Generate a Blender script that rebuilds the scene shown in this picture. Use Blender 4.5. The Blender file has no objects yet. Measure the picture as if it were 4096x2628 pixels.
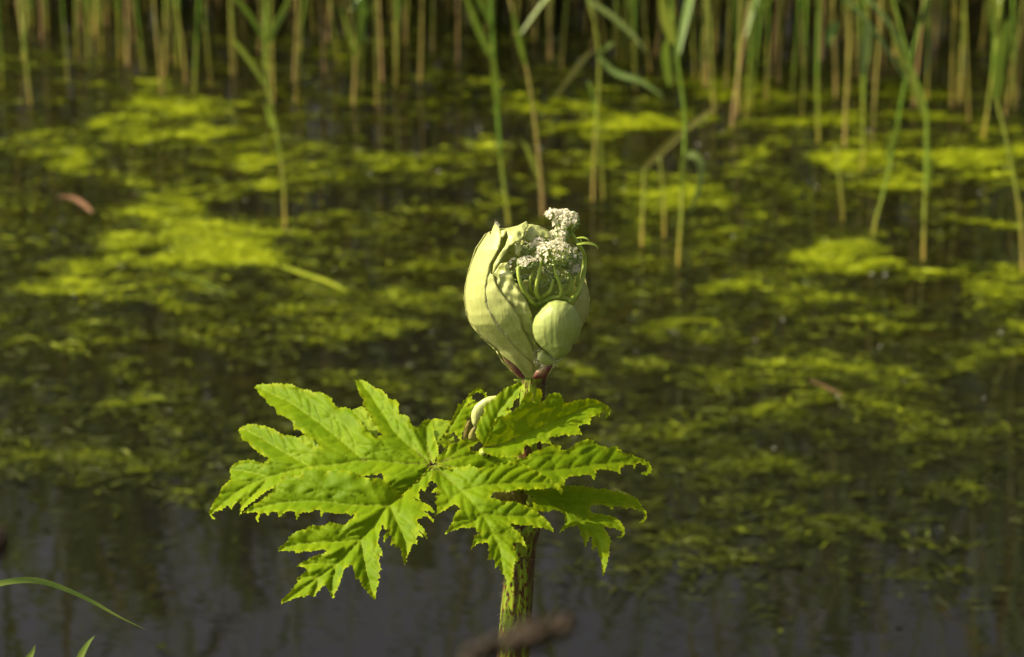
import bpy, math, random
import numpy as np
from mathutils import Vector, Matrix
from mathutils.geometry import delaunay_2d_cdt

random.seed(7); rng = np.random.default_rng(11)
sc = bpy.context.scene
C = sc.collection

# ------------------------------------------------------------------ camera, sky, sun, exposure
CAMZ, PITCH, LENS = 1.9, math.radians(18.0), 100.0
cam_d = bpy.data.cameras.new('camera'); cam = bpy.data.objects.new('camera', cam_d); C.objects.link(cam)
cam.location = (0, 0, CAMZ); cam.rotation_euler = (math.radians(90) - PITCH, 0, 0)
cam_d.lens = LENS; cam_d.sensor_width = 36.0; cam_d.clip_start = 0.05; cam_d.clip_end = 2000
cam_d.dof.use_dof = True; cam_d.dof.focus_distance = 2.33; cam_d.dof.aperture_fstop = 9.6; cam_d.dof.aperture_blades = 0
sc.camera = cam

SUN_EL, SUN_AZ = math.radians(39), math.radians(-90)       # azimuth measured from +Y towards +X
sdir = Vector((math.sin(SUN_AZ)*math.cos(SUN_EL), math.cos(SUN_AZ)*math.cos(SUN_EL), math.sin(SUN_EL)))
w = bpy.data.worlds.new('World'); sc.world = w; w.use_nodes = True
nt = w.node_tree; nt.nodes.clear()
sky = nt.nodes.new('ShaderNodeTexSky'); sky.sky_type = 'NISHITA'; sky.sun_disc = False
sky.sun_elevation = SUN_EL; sky.sun_rotation = SUN_AZ % (2*math.pi); sky.dust_density = 6.0; sky.air_density = 1.0; sky.ozone_density = 1.0
bw = nt.nodes.new('ShaderNodeRGBToBW'); tint = nt.nodes.new('ShaderNodeMixRGB'); tint.blend_type = 'MULTIPLY'; tint.inputs[0].default_value = 1
tint.inputs[2].default_value = (1.0, 0.96, 0.93, 1)
mixc = nt.nodes.new('ShaderNodeMixRGB'); mixc.inputs[0].default_value = 0.8          # thin even cloud veil
bg = nt.nodes.new('ShaderNodeBackground'); bg.inputs[1].default_value = 0.112
out = nt.nodes.new('ShaderNodeOutputWorld')
nt.links.new(sky.outputs[0], bw.inputs[0]); nt.links.new(bw.outputs[0], tint.inputs[1])
nt.links.new(sky.outputs[0], mixc.inputs[1]); nt.links.new(tint.outputs[0], mixc.inputs[2])
nt.links.new(mixc.outputs[0], bg.inputs[0]); nt.links.new(bg.outputs[0], out.inputs[0])
sun_d = bpy.data.lights.new('sun', 'SUN'); sun_d.energy = 4.6; sun_d.angle = math.radians(0.53); sun_d.color = (1.0, 0.84, 0.60)
sun = bpy.data.objects.new('sun', sun_d); C.objects.link(sun); sun.location = (-20, 4, 18)
sun.rotation_euler = (-sdir).to_track_quat('-Z', 'Y').to_euler()
vs = sc.view_settings; vs.view_transform = 'Standard'; vs.look = 'None'; vs.exposure = 0.8; vs.gamma = 1.0; vs.use_curve_mapping = False
sc.cycles.use_denoising = True
sc.cycles.max_bounces = 5; sc.cycles.diffuse_bounces = 3; sc.cycles.glossy_bounces = 3; sc.cycles.transparent_max_bounces = 8; sc.cycles.sample_clamp_indirect = 4
try: sc.cycles.denoiser = 'OPENIMAGEDENOISE'
except Exception: pass

# ------------------------------------------------------------------ where a picture point lies in the place
F = LENS/36.0*4096.0
FWD = np.array([0, math.cos(PITCH), -math.sin(PITCH)]); UP = np.array([0, math.sin(PITCH), math.cos(PITCH)]); RT = np.array([1.0, 0, 0])
CAM = np.array([0, 0, CAMZ])
def rays(p):
    p = np.asarray(p, float).reshape(-1, 2)
    return ((p[:, :1]-2048)/F)*RT + (-(p[:, 1:2]-1314)/F)*UP + FWD
def at_y(p, y):
    d = rays(p); y = np.broadcast_to(np.asarray(y, float), (len(d),)); t = y/d[:, 1]
    return CAM + d*t[:, None]
def at_z(p, z=0.0):
    d = rays(p); return CAM + d*((z-CAMZ)/d[:, 2])[:, None]
def disp(x, y): return np.array([x, y], float)*(4096/2400.0)      # coordinates read off the whole picture
def zoom(ox, oy, s):
    def f(*pts): return [(ox+x/s, oy+y/s) for x, y in pts]
    return f
ZA = zoom(800, 1500, 2.401); ZB = zoom(1000, 1800, 2.406); ZC = zoom(1680, 1480, 2.401); ZD = zoom(1680, 1820, 1.906)
Q3 = zoom(800, 1800, 3.85); Q4 = zoom(1300, 1800, 3.85); Q5 = zoom(1080, 2040, 3.85)
R1 = zoom(1680, 1500, 3.85); R2 = zoom(2100, 1500, 3.85); R3 = zoom(1680, 1850, 3.85); R4 = zoom(2100, 1850, 3.08); R5 = zoom(1850, 2050, 2.665)
ZU = zoom(1780, 800, 2.026)
PXM = 2.4/F                                                         # metres for one picture point at the plant

# ------------------------------------------------------------------ materials
def new_mat(name):
    m = bpy.data.materials.new(name); m.use_nodes = True; n = m.node_tree; n.nodes.clear()
    o = n.nodes.new('ShaderNodeOutputMaterial'); return m, n, o
def N(n, t, **kw):
    x = n.nodes.new(t)
    for k, v in kw.items(): setattr(x, k, v)
    return x
def ramp(n, fac, stops):
    r = n.nodes.new('ShaderNodeValToRGB'); e = r.color_ramp.elements
    while len(e) < len(stops): e.new(0.5)
    for el, (p, c) in zip(e, stops): el.position = p; el.color = (c[0], c[1], c[2], 1) if hasattr(c, '__len__') else (c, c, c, 1)
    n.links.new(fac, r.inputs[0]); return r.outputs[0]
def mixrgb(n, fac, a, b, bt='MIX'):
    m = n.nodes.new('ShaderNodeMixRGB'); m.blend_type = bt
    for s, v in ((0, fac), (1, a), (2, b)):
        if hasattr(v, 'links'): n.links.new(v, m.inputs[s])
        elif s == 0: m.inputs[0].default_value = v
        else: m.inputs[s].default_value = (*v, 1)
    return m.outputs[0]
def noise(n, scale, detail=4, coord='Object', vec=None):
    t = n.nodes.new('ShaderNodeTexNoise'); t.inputs['Scale'].default_value = scale; t.inputs['Detail'].default_value = detail
    if vec is None:
        tc = n.nodes.new('ShaderNodeTexCoord'); n.links.new(tc.outputs[coord], t.inputs[0])
    else: n.links.new(vec, t.inputs[0])
    return t.outputs[0]
def stretch(n, sx, sy, sz, coord='Object'):
    tc = n.nodes.new('ShaderNodeTexCoord'); mp = n.nodes.new('ShaderNodeMapping'); mp.inputs['Scale'].default_value = (sx, sy, sz)
    n.links.new(tc.outputs[coord], mp.inputs[0]); return mp.outputs[0]
def attr(n, name):
    a = n.nodes.new('ShaderNodeAttribute'); a.attribute_name = name; return a.outputs['Fac']
def bsdf(n, o, col, rough=0.5, spec=0.4, trans=None, tcol=None, bump=None, bstr=0.2, bdist=0.001, sss=0, ior=None):
    p = n.nodes.new('ShaderNodeBsdfPrincipled')
    if hasattr(col, 'links'): n.links.new(col, p.inputs['Base Color'])
    else: p.inputs['Base Color'].default_value = (*col, 1)
    p.inputs['Roughness'].default_value = rough; p.inputs['Specular IOR Level'].default_value = spec
    if ior: p.inputs['IOR'].default_value = ior
    if sss:
        p.inputs['Subsurface Weight'].default_value = sss; p.inputs['Subsurface Radius'].default_value = (0.004, 0.005, 0.0015); p.inputs['Subsurface Scale'].default_value = 1
    if bump is not None:
        b = n.nodes.new('ShaderNodeBump'); b.inputs['Strength'].default_value = bstr; b.inputs['Distance'].default_value = bdist
        n.links.new(bump, b.inputs['Height']); n.links.new(b.outputs[0], p.inputs['Normal'])
    if trans:
        t = n.nodes.new('ShaderNodeBsdfTranslucent')
        if hasattr(tcol, 'links'): n.links.new(tcol, t.inputs[0])
        else: t.inputs[0].default_value = (*tcol, 1)
        mx = n.nodes.new('ShaderNodeMixShader'); mx.inputs[0].default_value = trans
        n.links.new(p.outputs[0], mx.inputs[1]); n.links.new(t.outputs[0], mx.inputs[2]); n.links.new(mx.outputs[0], o.inputs[0])
    else: n.links.new(p.outputs[0], o.inputs[0])
    return p

def leaf_material(name, a, b, tr):
    m, n, o = new_mat(name)
    nz = noise(n, 26, 3); col = ramp(n, nz, [(0.3, a), (0.72, b)])
    fine = noise(n, 220, 3); col = mixrgb(n, 0.18, col, ramp(n, fine, [(0.3, (a[0]*.7, a[1]*.75, a[2])), (0.75, (b[0]*1.2, b[1]*1.1, b[2]))]))
    v = attr(n, 'vein'); col = mixrgb(n, v, col, (b[0]*1.5, b[1]*1.25, 0.02))
    e = attr(n, 'rim'); col = mixrgb(n, e, col, (0.28, 0.34, 0.004))
    k = attr(n, 'stain')
    sp = ramp(n, noise(n, 420, 2), [(0.46, 0.0), (0.56, 1.0)])
    km = N(n, 'ShaderNodeMath', operation='MULTIPLY'); n.links.new(k, km.inputs[0]); n.links.new(sp, km.inputs[1])
    col = mixrgb(n, km.outputs[0], col, (0.07, 0.025, 0.03))
    tcol = mixrgb(n, 1.0, col, tr, 'MULTIPLY')
    vor = N(n, 'ShaderNodeTexVoronoi', feature='DISTANCE_TO_EDGE'); vor.inputs['Scale'].default_value = 260
    tc = N(n, 'ShaderNodeTexCoord'); n.links.new(tc.outputs['Object'], vor.inputs[0])
    hgt = mixrgb(n, 0.5, noise(n, 330, 4), vor.outputs[0])
    bsdf(n, o, col, 0.55, 0.09, 0.30, tcol, hgt, 0.35, 0.0012)
    return m
M = {}
M['leaf'] = leaf_material('young hogweed leaf', (0.100, 0.192, 0.0015), (0.182, 0.285, 0.003), (1.5, 1.25, 0.5))
M['leaf_under'] = leaf_material('leaf underside', (0.20, 0.32, 0.02), (0.27, 0.39, 0.035), (1.3, 1.2, 0.6))
def sheath_material(name, a, b, dirt, rough=0.42):
    m, n, o = new_mat(name)
    nz = noise(n, 22, 3); col = ramp(n, nz, [(0.3, a), (0.7, b)])
    st = noise(n, 1.0, 3, vec=stretch(n, 520, 520, 22)); col = mixrgb(n, 0.27, col, ramp(n, st, [(0.35, (a[0]*.72, a[1]*.8, a[2]*.6)), (0.7, (b[0]*1.1, b[1]*1.08, b[2]*1.2))]))
    sp = ramp(n, noise(n, 240, 2), [(0.68, 0.0), (0.74, 1.0)]); col = mixrgb(n, sp, col, dirt)
    e = attr(n, 'rim'); col = mixrgb(n, e, col, (0.34, 0.27, 0.10))
    bsdf(n, o, col, rough, 0.4, 0.16, mixrgb(n, 1, col, (1.2, 1.15, 0.5), 'MULTIPLY'), st, 0.35, 0.0012)
    return m
M['sheath'] = sheath_material('bud sheath', (0.41, 0.45, 0.12), (0.52, 0.55, 0.19), (0.36, 0.36, 0.08))
M['sheath_in'] = sheath_material('inner sheath', (0.42, 0.48, 0.13), (0.52, 0.56, 0.20), (0.30, 0.36, 0.08), 0.36)
M['sheath_pale'] = sheath_material('small bud skin', (0.33, 0.41, 0.10), (0.41, 0.48, 0.14), (0.33, 0.42, 0.10), 0.5)
M['sheath_cream'] = sheath_material('cream bud skin', (0.50, 0.55, 0.17), (0.58, 0.62, 0.24), (0.48, 0.5, 0.16), 0.35)
m, n, o = new_mat('bract'); nz = noise(n, 60, 4)
bsdf(n, o, ramp(n, nz, [(0.38, (0.26, 0.28, 0.07)), (0.5, (0.26, 0.16, 0.07)), (0.6, (0.13, 0.03, 0.03))]), 0.45, 0.4, 0.1, (0.3, 0.2, 0.05), nz, 0.3, 0.002); M['bract'] = m
m, n, o = new_mat('dry sheath'); nz = noise(n, 45, 5)
bsdf(n, o, ramp(n, nz, [(0.35, (0.06, 0.035, 0.02)), (0.5, (0.19, 0.16, 0.03)), (0.65, (0.28, 0.26, 0.06))]), 0.6, 0.3, None, None, noise(n, 160, 5), 0.8, 0.002); M['dry'] = m
# stem: ribbed green with wine-red blotches
m, n, o = new_mat('hogweed stem')
rib = noise(n, 1.0, 2, vec=stretch(n, 230, 230, 3)); col = ramp(n, rib, [(0.35, (0.13, 0.21, 0.008)), (0.62, (0.27, 0.37, 0.020))])
sp1 = ramp(n, noise(n, 1.0, 3, vec=stretch(n, 260, 260, 95)), [(0.585, 0.0), (0.61, 1.0)])
sp2 = ramp(n, noise(n, 1.0, 2, vec=stretch(n, 420, 420, 150)), [(0.57, 0.0), (0.60, 1.0)])
sp3 = ramp(n, noise(n, 1.0, 4, vec=stretch(n, 75, 75, 16)), [(0.50, 0.0), (0.57, 0.9)]); col = mixrgb(n, sp3, col, (0.075, 0.03, 0.012))
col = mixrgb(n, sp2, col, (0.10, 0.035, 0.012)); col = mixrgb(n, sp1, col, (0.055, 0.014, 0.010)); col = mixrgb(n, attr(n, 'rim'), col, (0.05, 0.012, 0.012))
bsdf(n, o, col, 0.4, 0.45, None, None, rib, 0.6, 0.002); M['stem'] = m
m, n, o = new_mat('pedicel'); bsdf(n, o, ramp(n, noise(n, 90, 3), [(0.3, (0.30, 0.42, 0.04)), (0.7, (0.42, 0.53, 0.09))]), 0.4, 0.4, 0.15, (0.4, 0.5, 0.05)); M['pedicel'] = m
m, n, o = new_mat('petal'); bsdf(n, o, ramp(n, noise(n, 150, 2), [(0.3, (0.82, 0.74, 0.46)), (0.55, (0.90, 0.87, 0.70))]), 0.6, 0.1, 0.5, (0.92, 0.90, 0.74)); M['petal'] = m
m, n, o = new_mat('green flower bud'); bsdf(n, o, ramp(n, noise(n, 140, 2), [(0.35, (0.17, 0.27, 0.05)), (0.65, (0.42, 0.50, 0.20))]), 0.45, 0.4); M['budlet'] = m
m, n, o = new_mat('plant hair'); bsdf(n, o, (0.75, 0.74, 0.62), 0.4, 0.5, 0.3, (0.8, 0.8, 0.6)); M['hair'] = m
# reeds
def reed_material(name, leaf):
    m, n, o = new_mat(name)
    oi = N(n, 'ShaderNodeObjectInfo')
    tc = N(n, 'ShaderNodeTexCoord'); sx = N(n, 'ShaderNodeSeparateXYZ'); n.links.new(tc.outputs['Object'], sx.inputs[0])
    if leaf:
        g = ramp(n, oi.outputs['Random'], [(0.0, (0.10, 0.19, 0.03)), (0.5, (0.16, 0.25, 0.05)), (0.85, (0.20, 0.26, 0.06)), (1.0, (0.33, 0.27, 0.07))])
        col = mixrgb(n, 0.3, g, ramp(n, noise(n, 14, 3), [(0.3, (0.10, 0.17, 0.04)), (0.7, (0.26, 0.33, 0.09))]))
        bsdf(n, o, col, 0.42, 0.45, 0.28, mixrgb(n, 1, col, (1.4, 1.3, 0.6), 'MULTIPLY'))
    else:
        up = ramp(n, oi.outputs['Random'], [(0.0, (0.13, 0.26, 0.02)), (0.5, (0.20, 0.31, 0.03)), (0.78, (0.34, 0.34, 0.05)), (1.0, (0.44, 0.29, 0.12))])
        lo = ramp(n, oi.outputs['Random'], [(0.0, (0.36, 0.33, 0.04)), (0.4, (0.50, 0.31, 0.06)), (1.0, (0.42, 0.26, 0.13))])
        wob = N(n, 'ShaderNodeMath', operation='MULTIPLY_ADD'); n.links.new(noise(n, 9, 3), wob.inputs[0]); wob.inputs[1].default_value = 0.5; n.links.new(sx.outputs[2], wob.inputs[2])
        col = mixrgb(n, ramp(n, wob.outputs[0], [(0.16, 0.0), (0.42, 1.0)]), lo, up)
        bsdf(n, o, col, 0.4, 0.45)
    return m
M['reed'] = reed_material('reed stem', False); M['reed_leaf'] = reed_material('reed leaf', True)
# floating algae: olive to yellow green, wet
m, n, o = new_mat('floating algae')
ca = N(n, 'ShaderNodeAttribute'); ca.attribute_name = 'tone'
col = ramp(n, ca.outputs['Fac'], [(0.0, (0.016, 0.020, 0.003)), (0.35, (0.060, 0.078, 0.005)), (0.72, (0.225, 0.280, 0.008)), (1.0, (0.42, 0.49, 0.014))])
bsdf(n, o, col, 0.45, 0.16, 0.2, mixrgb(n, 1, col, (1.2, 1.2, 0.5), 'MULTIPLY'), noise(n, 130, 4), 0.6, 0.006); M['algae'] = m
# water: still, murky, with weed hanging just under the surface
m, n, o = new_mat('pond water')
tcw = N(n, 'ShaderNodeTexCoord'); sw = N(n, 'ShaderNodeSeparateXYZ'); n.links.new(tcw.outputs['Object'], sw.inputs[0])
shal = N(n, 'ShaderNodeMapRange'); shal.inputs[1].default_value = 4.5; shal.inputs[2].default_value = 6.3; n.links.new(sw.outputs[1], shal.inputs[0])   # weed grows up towards the far side
big = noise(n, 1.0, 5, vec=stretch(n, 2.2, 3.4, 1)); small = noise(n, 1.0, 8, vec=stretch(n, 14, 34, 1))
wd = N(n, 'ShaderNodeMath', operation='MULTIPLY'); n.links.new(ramp(n, big, [(0.36, 0.15), (0.62, 1.0)]), wd.inputs[0]); n.links.new(shal.outputs[0], wd.inputs[1])
weed = mixrgb(n, ramp(n, small, [(0.40, 0.0), (0.62, 1.0)]), (0.004, 0.0036, 0.002), (0.024, 0.023, 0.003))
col = mixrgb(n, wd.outputs[0], (0.0055, 0.0050, 0.0045), weed)
rip = noise(n, 1.0, 3, vec=stretch(n, 5, 11, 1))
bsdf(n, o, col, 0.015, 0.5, None, None, rip, 0.03, 0.02, ior=1.33); M['water'] = m
m, n, o = new_mat('earth bank'); bsdf(n, o, ramp(n, noise(n, 6, 6), [(0.3, (0.035, 0.028, 0.014)), (0.7, (0.075, 0.085, 0.025))]), 0.9, 0.2, None, None, noise(n, 40, 5), 0.8, 0.02); M['bank'] = m
m, n, o = new_mat('bubble film'); bsdf(n, o, (0.75, 0.75, 0.70), 0.12, 0.6); M['glint'] = m  # near-white skin of the beads that imitate sun glints
m, n, o = new_mat('seed head'); bsdf(n, o, ramp(n, noise(n, 60, 3), [(0.35, (0.018, 0.012, 0.004)), (0.65, (0.05, 0.032, 0.015))]), 0.6, 0.3); M['seed'] = m
m, n, o = new_mat('dead reed'); bsdf(n, o, ramp(n, noise(n, 30, 3), [(0.35, (0.16, 0.08, 0.04)), (0.65, (0.26, 0.14, 0.08))]), 0.5, 0.4); M['dead'] = m
m, n, o = new_mat('sedge'); gc = ramp(n, noise(n, 5, 3), [(0.35, (0.03, 0.045, 0.01)), (0.65, (0.07, 0.085, 0.02))]); bsdf(n, o, gc, 0.5, 0.3, 0.2, gc); M['sedge'] = m
m, n, o = new_mat('fallen blade'); bsdf(n, o, ramp(n, noise(n, 20, 3), [(0.35, (0.17, 0.22, 0.012)), (0.65, (0.26, 0.30, 0.02))]), 0.5, 0.2); M['fallen'] = m
m, n, o = new_mat('grass blade'); gc = ramp(n, noise(n, 24, 3), [(0.35, (0.14, 0.23, 0.03)), (0.65, (0.24, 0.33, 0.06))]); bsdf(n, o, gc, 0.4, 0.45, 0.3, gc); M['grass'] = m

# ------------------------------------------------------------------ object helpers
def link(name, me, mat=None, parent=None):
    o = bpy.data.objects.new(name, me); C.objects.link(o)
    if mat is not None and me is not None and not me.materials: me.materials.append(mat)
    if parent is not None: o.parent = parent; o.matrix_parent_inverse = Matrix.Translation(-parent.location) if parent.type == 'EMPTY' else Matrix()
    return o
def mesh(name, V, Fc, smooth=True, attrs=None):
    me = bpy.data.meshes.new(name); me.from_pydata([tuple(map(float, v)) for v in V], [], [tuple(map(int, f)) for f in Fc]); me.update()
    if smooth: me.polygons.foreach_set('use_smooth', [True]*len(me.polygons))
    for k, a in (attrs or {}).items():
        at = me.attributes.new(k, 'FLOAT', 'POINT'); at.data.foreach_set('value', np.asarray(a, np.float32))
    return me
def tag(o, label=None, cat=None, group=None, kind=None):
    for k, v in (('label', label), ('category', cat), ('group', group), ('kind', kind)):
        if v: o[k] = v
    return o
def empty(name, loc, label, cat, group=None):
    o = bpy.data.objects.new(name, None); C.objects.link(o); o.location = loc; o.empty_display_size = 0.05
    return tag(o, label, cat, group)
def smoothpath(P, n):
    P = np.asarray(P, float); k = len(P)
    if k < 3: return np.array([P[0]+(P[-1]-P[0])*t for t in np.linspace(0, 1, n)])
    out = []
    for u in np.linspace(0, k-1, n):
        i = min(int(u), k-2); t = u-i
        p0 = P[i-1] if i > 0 else 2*P[0]-P[1]; p1 = P[i]; p2 = P[i+1]; p3 = P[i+2] if i+2 < k else 2*P[-1]-P[-2]
        out.append(0.5*((2*p1)+(-p0+p2)*t+(2*p0-5*p1+4*p2-p3)*t*t+(-p0+3*p1-3*p2+p3)*t**3))
    return np.array(out)
def tube_geo(P, R, ns=8, cap=True, base=0):
    P = np.asarray(P, float); R = np.broadcast_to(np.asarray(R, float), (len(P),)); V = []; Fc = []
    T = np.gradient(P, axis=0); T /= np.linalg.norm(T, axis=1)[:, None]+1e-12
    a = np.array([0, 1, 0.0]) if abs(T[0][1]) < 0.9 else np.array([1.0, 0, 0])
    for i in range(len(P)):
        a = a-T[i]*np.dot(a, T[i]); a /= np.linalg.norm(a)+1e-12; b = np.cross(T[i], a)
        for k in range(ns):
            th = 2*math.pi*k/ns; V.append(P[i]+R[i]*(math.cos(th)*a+math.sin(th)*b))
    for i in range(len(P)-1):
        for k in range(ns):
            k2 = (k+1) % ns; Fc.append((base+i*ns+k, base+i*ns+k2, base+(i+1)*ns+k2, base+(i+1)*ns+k))
    if cap:
        V.append(P[-1]); c = base+len(V)-1; i = (len(P)-1)*ns
        for k in range(ns): Fc.append((base+i+k, base+i+(k+1) % ns, c))
    return V, Fc
def tube(name, P, R, mat, parent=None, ns=8):
    V, Fc = tube_geo(P, R, ns); return link(name, mesh(name, V, Fc), mat, parent)

# ------------------------------------------------------------------ flat shapes laid on curved surfaces
def resample(poly, step):
    out = []
    for i in range(len(poly)):
        a = np.array(poly[i], float); b = np.array(poly[(i+1) % len(poly)], float); L = np.linalg.norm(b-a); k = max(1, int(round(L/step)))
        for j in range(k): out.append(a+(b-a)*j/k)
    return np.array(out)
def inside(P, poly):
    x, y = P[:, 0], P[:, 1]; r = np.zeros(len(P), bool); q = np.roll(poly, 1, axis=0)
    for (ax, ay), (bx, by) in zip(poly, q):
        if ay == by: continue
        c = ((ay > y) != (by > y)) & (x < (bx-ax)*(y-ay)/(by-ay)+ax); r ^= c
    return r
def seg_dist(P, segs):
    d = np.full(len(P), 1e9)
    for a, b in segs:
        ab = b-a; t = np.clip(((P-a)@ab)/(ab@ab+1e-9), 0, 1); q = a+t[:, None]*ab
        d = np.minimum(d, np.hypot(*(P-q).T))
    return d
def poly_segs(poly): return [(poly[i], poly[(i+1) % len(poly)]) for i in range(len(poly))]
def line_segs(ls):
    s = []
    for l in ls:
        for i in range(len(l)-1): s.append((np.array(l[i], float), np.array(l[i+1], float)))
    return s
def serrate(poly, step, amp, seed):
    r = np.random.default_rng(seed); P = resample(poly, step)
    A = 0.5*np.sum(P[:, 0]*np.roll(P[:, 1], -1)-np.roll(P[:, 0], -1)*P[:, 1])
    T = np.roll(P, -1, axis=0)-np.roll(P, 1, axis=0); T /= np.linalg.norm(T, axis=1)[:, None]+1e-9
    Nn = np.stack([T[:, 1], -T[:, 0]], 1)*(1 if A > 0 else -1)
    per = r.integers(2, 5, len(P)); s = np.zeros(len(P)); k = 0
    while k < len(P):
        q = per[k]; h = amp*r.uniform(0.3, 1.4)
        for j in range(q):
            if k+j < len(P): s[k+j] = h*(j/(q-1) if q > 1 else 0)-amp*0.15
        k += q
    return P+Nn*s[:, None]
def fill(poly, spacing, extra=()):
    lo = poly.min(0); hi = poly.max(0); G = []
    ys = np.arange(lo[1], hi[1], spacing*0.87)
    for i, y in enumerate(ys):
        xs = np.arange(lo[0]+(i % 2)*spacing*0.5, hi[0], spacing); G.append(np.stack([xs, np.full(len(xs), y)], 1))
    G = np.concatenate(G); G += rng.uniform(-.12, .12, G.shape)*spacing
    G = G[inside(G, poly)]; G = G[seg_dist(G, poly_segs(poly)) > spacing*0.45]
    allp = np.concatenate([poly, G]); n = len(poly)
    V, E, Fs, *_ = delaunay_2d_cdt([Vector(p) for p in allp], [(i, (i+1) % n) for i in range(n)], [], 1, 1e-4)
    V = np.array([[v.x, v.y] for v in V]); Fs = [tuple(f) for f in Fs]
    cen = np.array([V[list(f)].mean(0) for f in Fs]); ok = inside(cen, poly)
    Fs = [f for f, k in zip(Fs, ok) if k]
    return V, Fs
def wavenoise(P, scale, seed):
    r = np.random.default_rng(seed); s = np.zeros(len(P))
    for k in range(7):
        a = r.uniform(0, 2*math.pi); f = r.uniform(0.6, 1.9)/scale; s += math.cos(k)*0+np.sin((P[:, 0]*math.cos(a)+P[:, 1]*math.sin(a))*f*2*math.pi+r.uniform(0, 6.3))
    return s/3.5
def side_veins(mains, poly, gap, lmax, seed):
    r = np.random.default_rng(seed); out = []; segs_all = [line_segs([m]) for m in mains]
    for mi, m in enumerate(mains):
        P = smoothpath(m, 60); L = np.concatenate([[0], np.cumsum(np.linalg.norm(np.diff(P, axis=0), axis=1))])
        others = [s for j, sg in enumerate(segs_all) if j != mi for s in sg]
        s = gap*0.6; sd = 1
        while s < L[-1]-gap*0.25:
            i = min(np.searchsorted(L, s), len(P)-2); t = P[i+1]-P[i]; t /= np.linalg.norm(t)+1e-9
            for sd in (-1, 1):
                ang = sd*math.radians(r.uniform(48, 62)); p = P[i].copy(); d = np.array([t[0]*math.cos(ang)-t[1]*math.sin(ang), t[0]*math.sin(ang)+t[1]*math.cos(ang)])
                line = [p.copy()]; bend = -sd*math.radians(r.uniform(2.0, 3.2)); n = int(lmax/7)
                for k in range(n):
                    d = np.array([d[0]*math.cos(bend)-d[1]*math.sin(bend), d[0]*math.sin(bend)+d[1]*math.cos(bend)]); p = p+d*7; line.append(p.copy())
                Q = np.array(line); good = inside(Q, poly); good[0] = True
                if others: good &= (seg_dist(Q, others) > 12) | (np.arange(len(Q)) < 2)
                stop = len(Q) if good.all() else int(np.argmin(good))
                if stop > 3: out.append(Q[:stop])
            s += gap*r.uniform(0.8, 1.25)
    return out
def push(P3, b):                                  # shift along the line of sight, metres towards the viewer
    d = P3-CAM; L = np.linalg.norm(d, axis=1)
    return CAM+d*(1-np.asarray(b)/L)[:, None]
def normals_up(me):                               # first polygon decides
    return me
def blade(name, outline, veins, surf, parent, mat=None, bias=0.0, spacing=7.5, teeth=(5.5, 5.2), fold=(80, 85), crease=(11, 6), gap=58, lmax=210, wave=(6, 110), seed=1, stains=(), back=False, label=None):
    outline = np.array(outline, float); veins = [np.array(v, float) for v in veins]
    poly = serrate(outline, teeth[0], teeth[1], seed) if teeth[1] else resample(outline, teeth[0])
    sides = side_veins(veins, poly, gap, lmax, seed) if gap else []
    V, Fs = fill(poly, spacing)
    vs_main = [smoothpath(v, 24) for v in veins]
    dm = seg_dist(V, line_segs(vs_main)) if veins else np.full(len(V), 999.0)
    ds = seg_dist(V, line_segs(sides)) if sides else np.full(len(V), 999.0)
    de = seg_dist(V, poly_segs(outline))
    hgt = -fold[0]*np.exp(-dm/fold[1])-7*np.exp(-dm/5)-crease[0]*np.exp(-ds/crease[1])*np.clip(dm/14, 0.3, 1)
    hgt += wave[0]*wavenoise(V, wave[1], seed+5)*np.clip(dm/60, 0.1, 1)
    hgt -= 5*np.exp(-de/9)*(0.5+wavenoise(V, 35, seed+9))
    hgt += 0.5*wavenoise(V, 24, seed+11)
    P3 = surf(V); b = bias(V) if callable(bias) else bias
    P3 = push(P3, hgt*PXM+b)
    vein = np.clip(0.42*np.exp(-(dm/2.8)**2)+0.12*np.exp(-(ds/2.2)**2), 0, 1)
    rim = np.clip(0.35*np.exp(-(de/3.5)**2)+0.45*np.exp(-(de/16)**2)*np.clip(.5+wavenoise(V, 60, seed+2), 0, 1), 0, 1)
    st = np.zeros(len(V))
    for (cx, cy, rr, k) in stains: st = np.maximum(st, k*np.exp(-((V[:, 0]-cx)**2+(V[:, 1]-cy)**2)/rr**2))
    if stains: st = np.maximum(st, 0.8*np.exp(-(dm/4.0)**2)*np.exp(-((np.hypot(V[:, 0]-stains[0][0], V[:, 1]-stains[0][1]))/110)**2))
    me = mesh(name, P3, [f[::-1] for f in Fs], True, {'vein': vein, 'rim': rim, 'stain': st})
    o = link(name, me, mat or M['leaf'], parent)
    if label: o['label'] = label
    return o

# ================================================================== setting
def plane_mesh(name, x0, x1, y0, y1, z): return mesh(name, [(x0, y0, z), (x1, y0, z), (x1, y1, z), (x0, y1, z)], [(0, 1, 2, 3)], False)
tag(link('pond_water', plane_mesh('pond_water', -60, 60, 2.4, 12.5, 0.0), M['water']), kind='structure')
def terrain(name, x0, x1, nx, prof, mat):
    V = []; Fc = []; xs = np.linspace(x0, x1, nx)
    for j, (y, z) in enumerate(prof):
        for i, x in enumerate(xs): V.append((x, y+0.06*math.sin(x*3.1+j), z+0.025*math.sin(x*5.3+j*2)))
    for j in range(len(prof)-1):
        for i in range(nx-1): a = j*nx+i; Fc.append((a, a+1, a+nx+1, a+nx))
    return tag(link(name, mesh(name, V, Fc), mat), kind='structure')
terrain('near_bank', -40, 40, 161, [(-60, .5), (0, .42), (1.5, .36), (2.3, .30), (2.65, .16), (2.95, -.12), (3.3, -.5)], M['bank'])
terrain('far_bank', -300, 300, 181, [(11.6, -.4), (12.1, -.05), (12.8, .2), (16, .5), (60, 1.0), (600, 2.0)], M['bank'])

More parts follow.
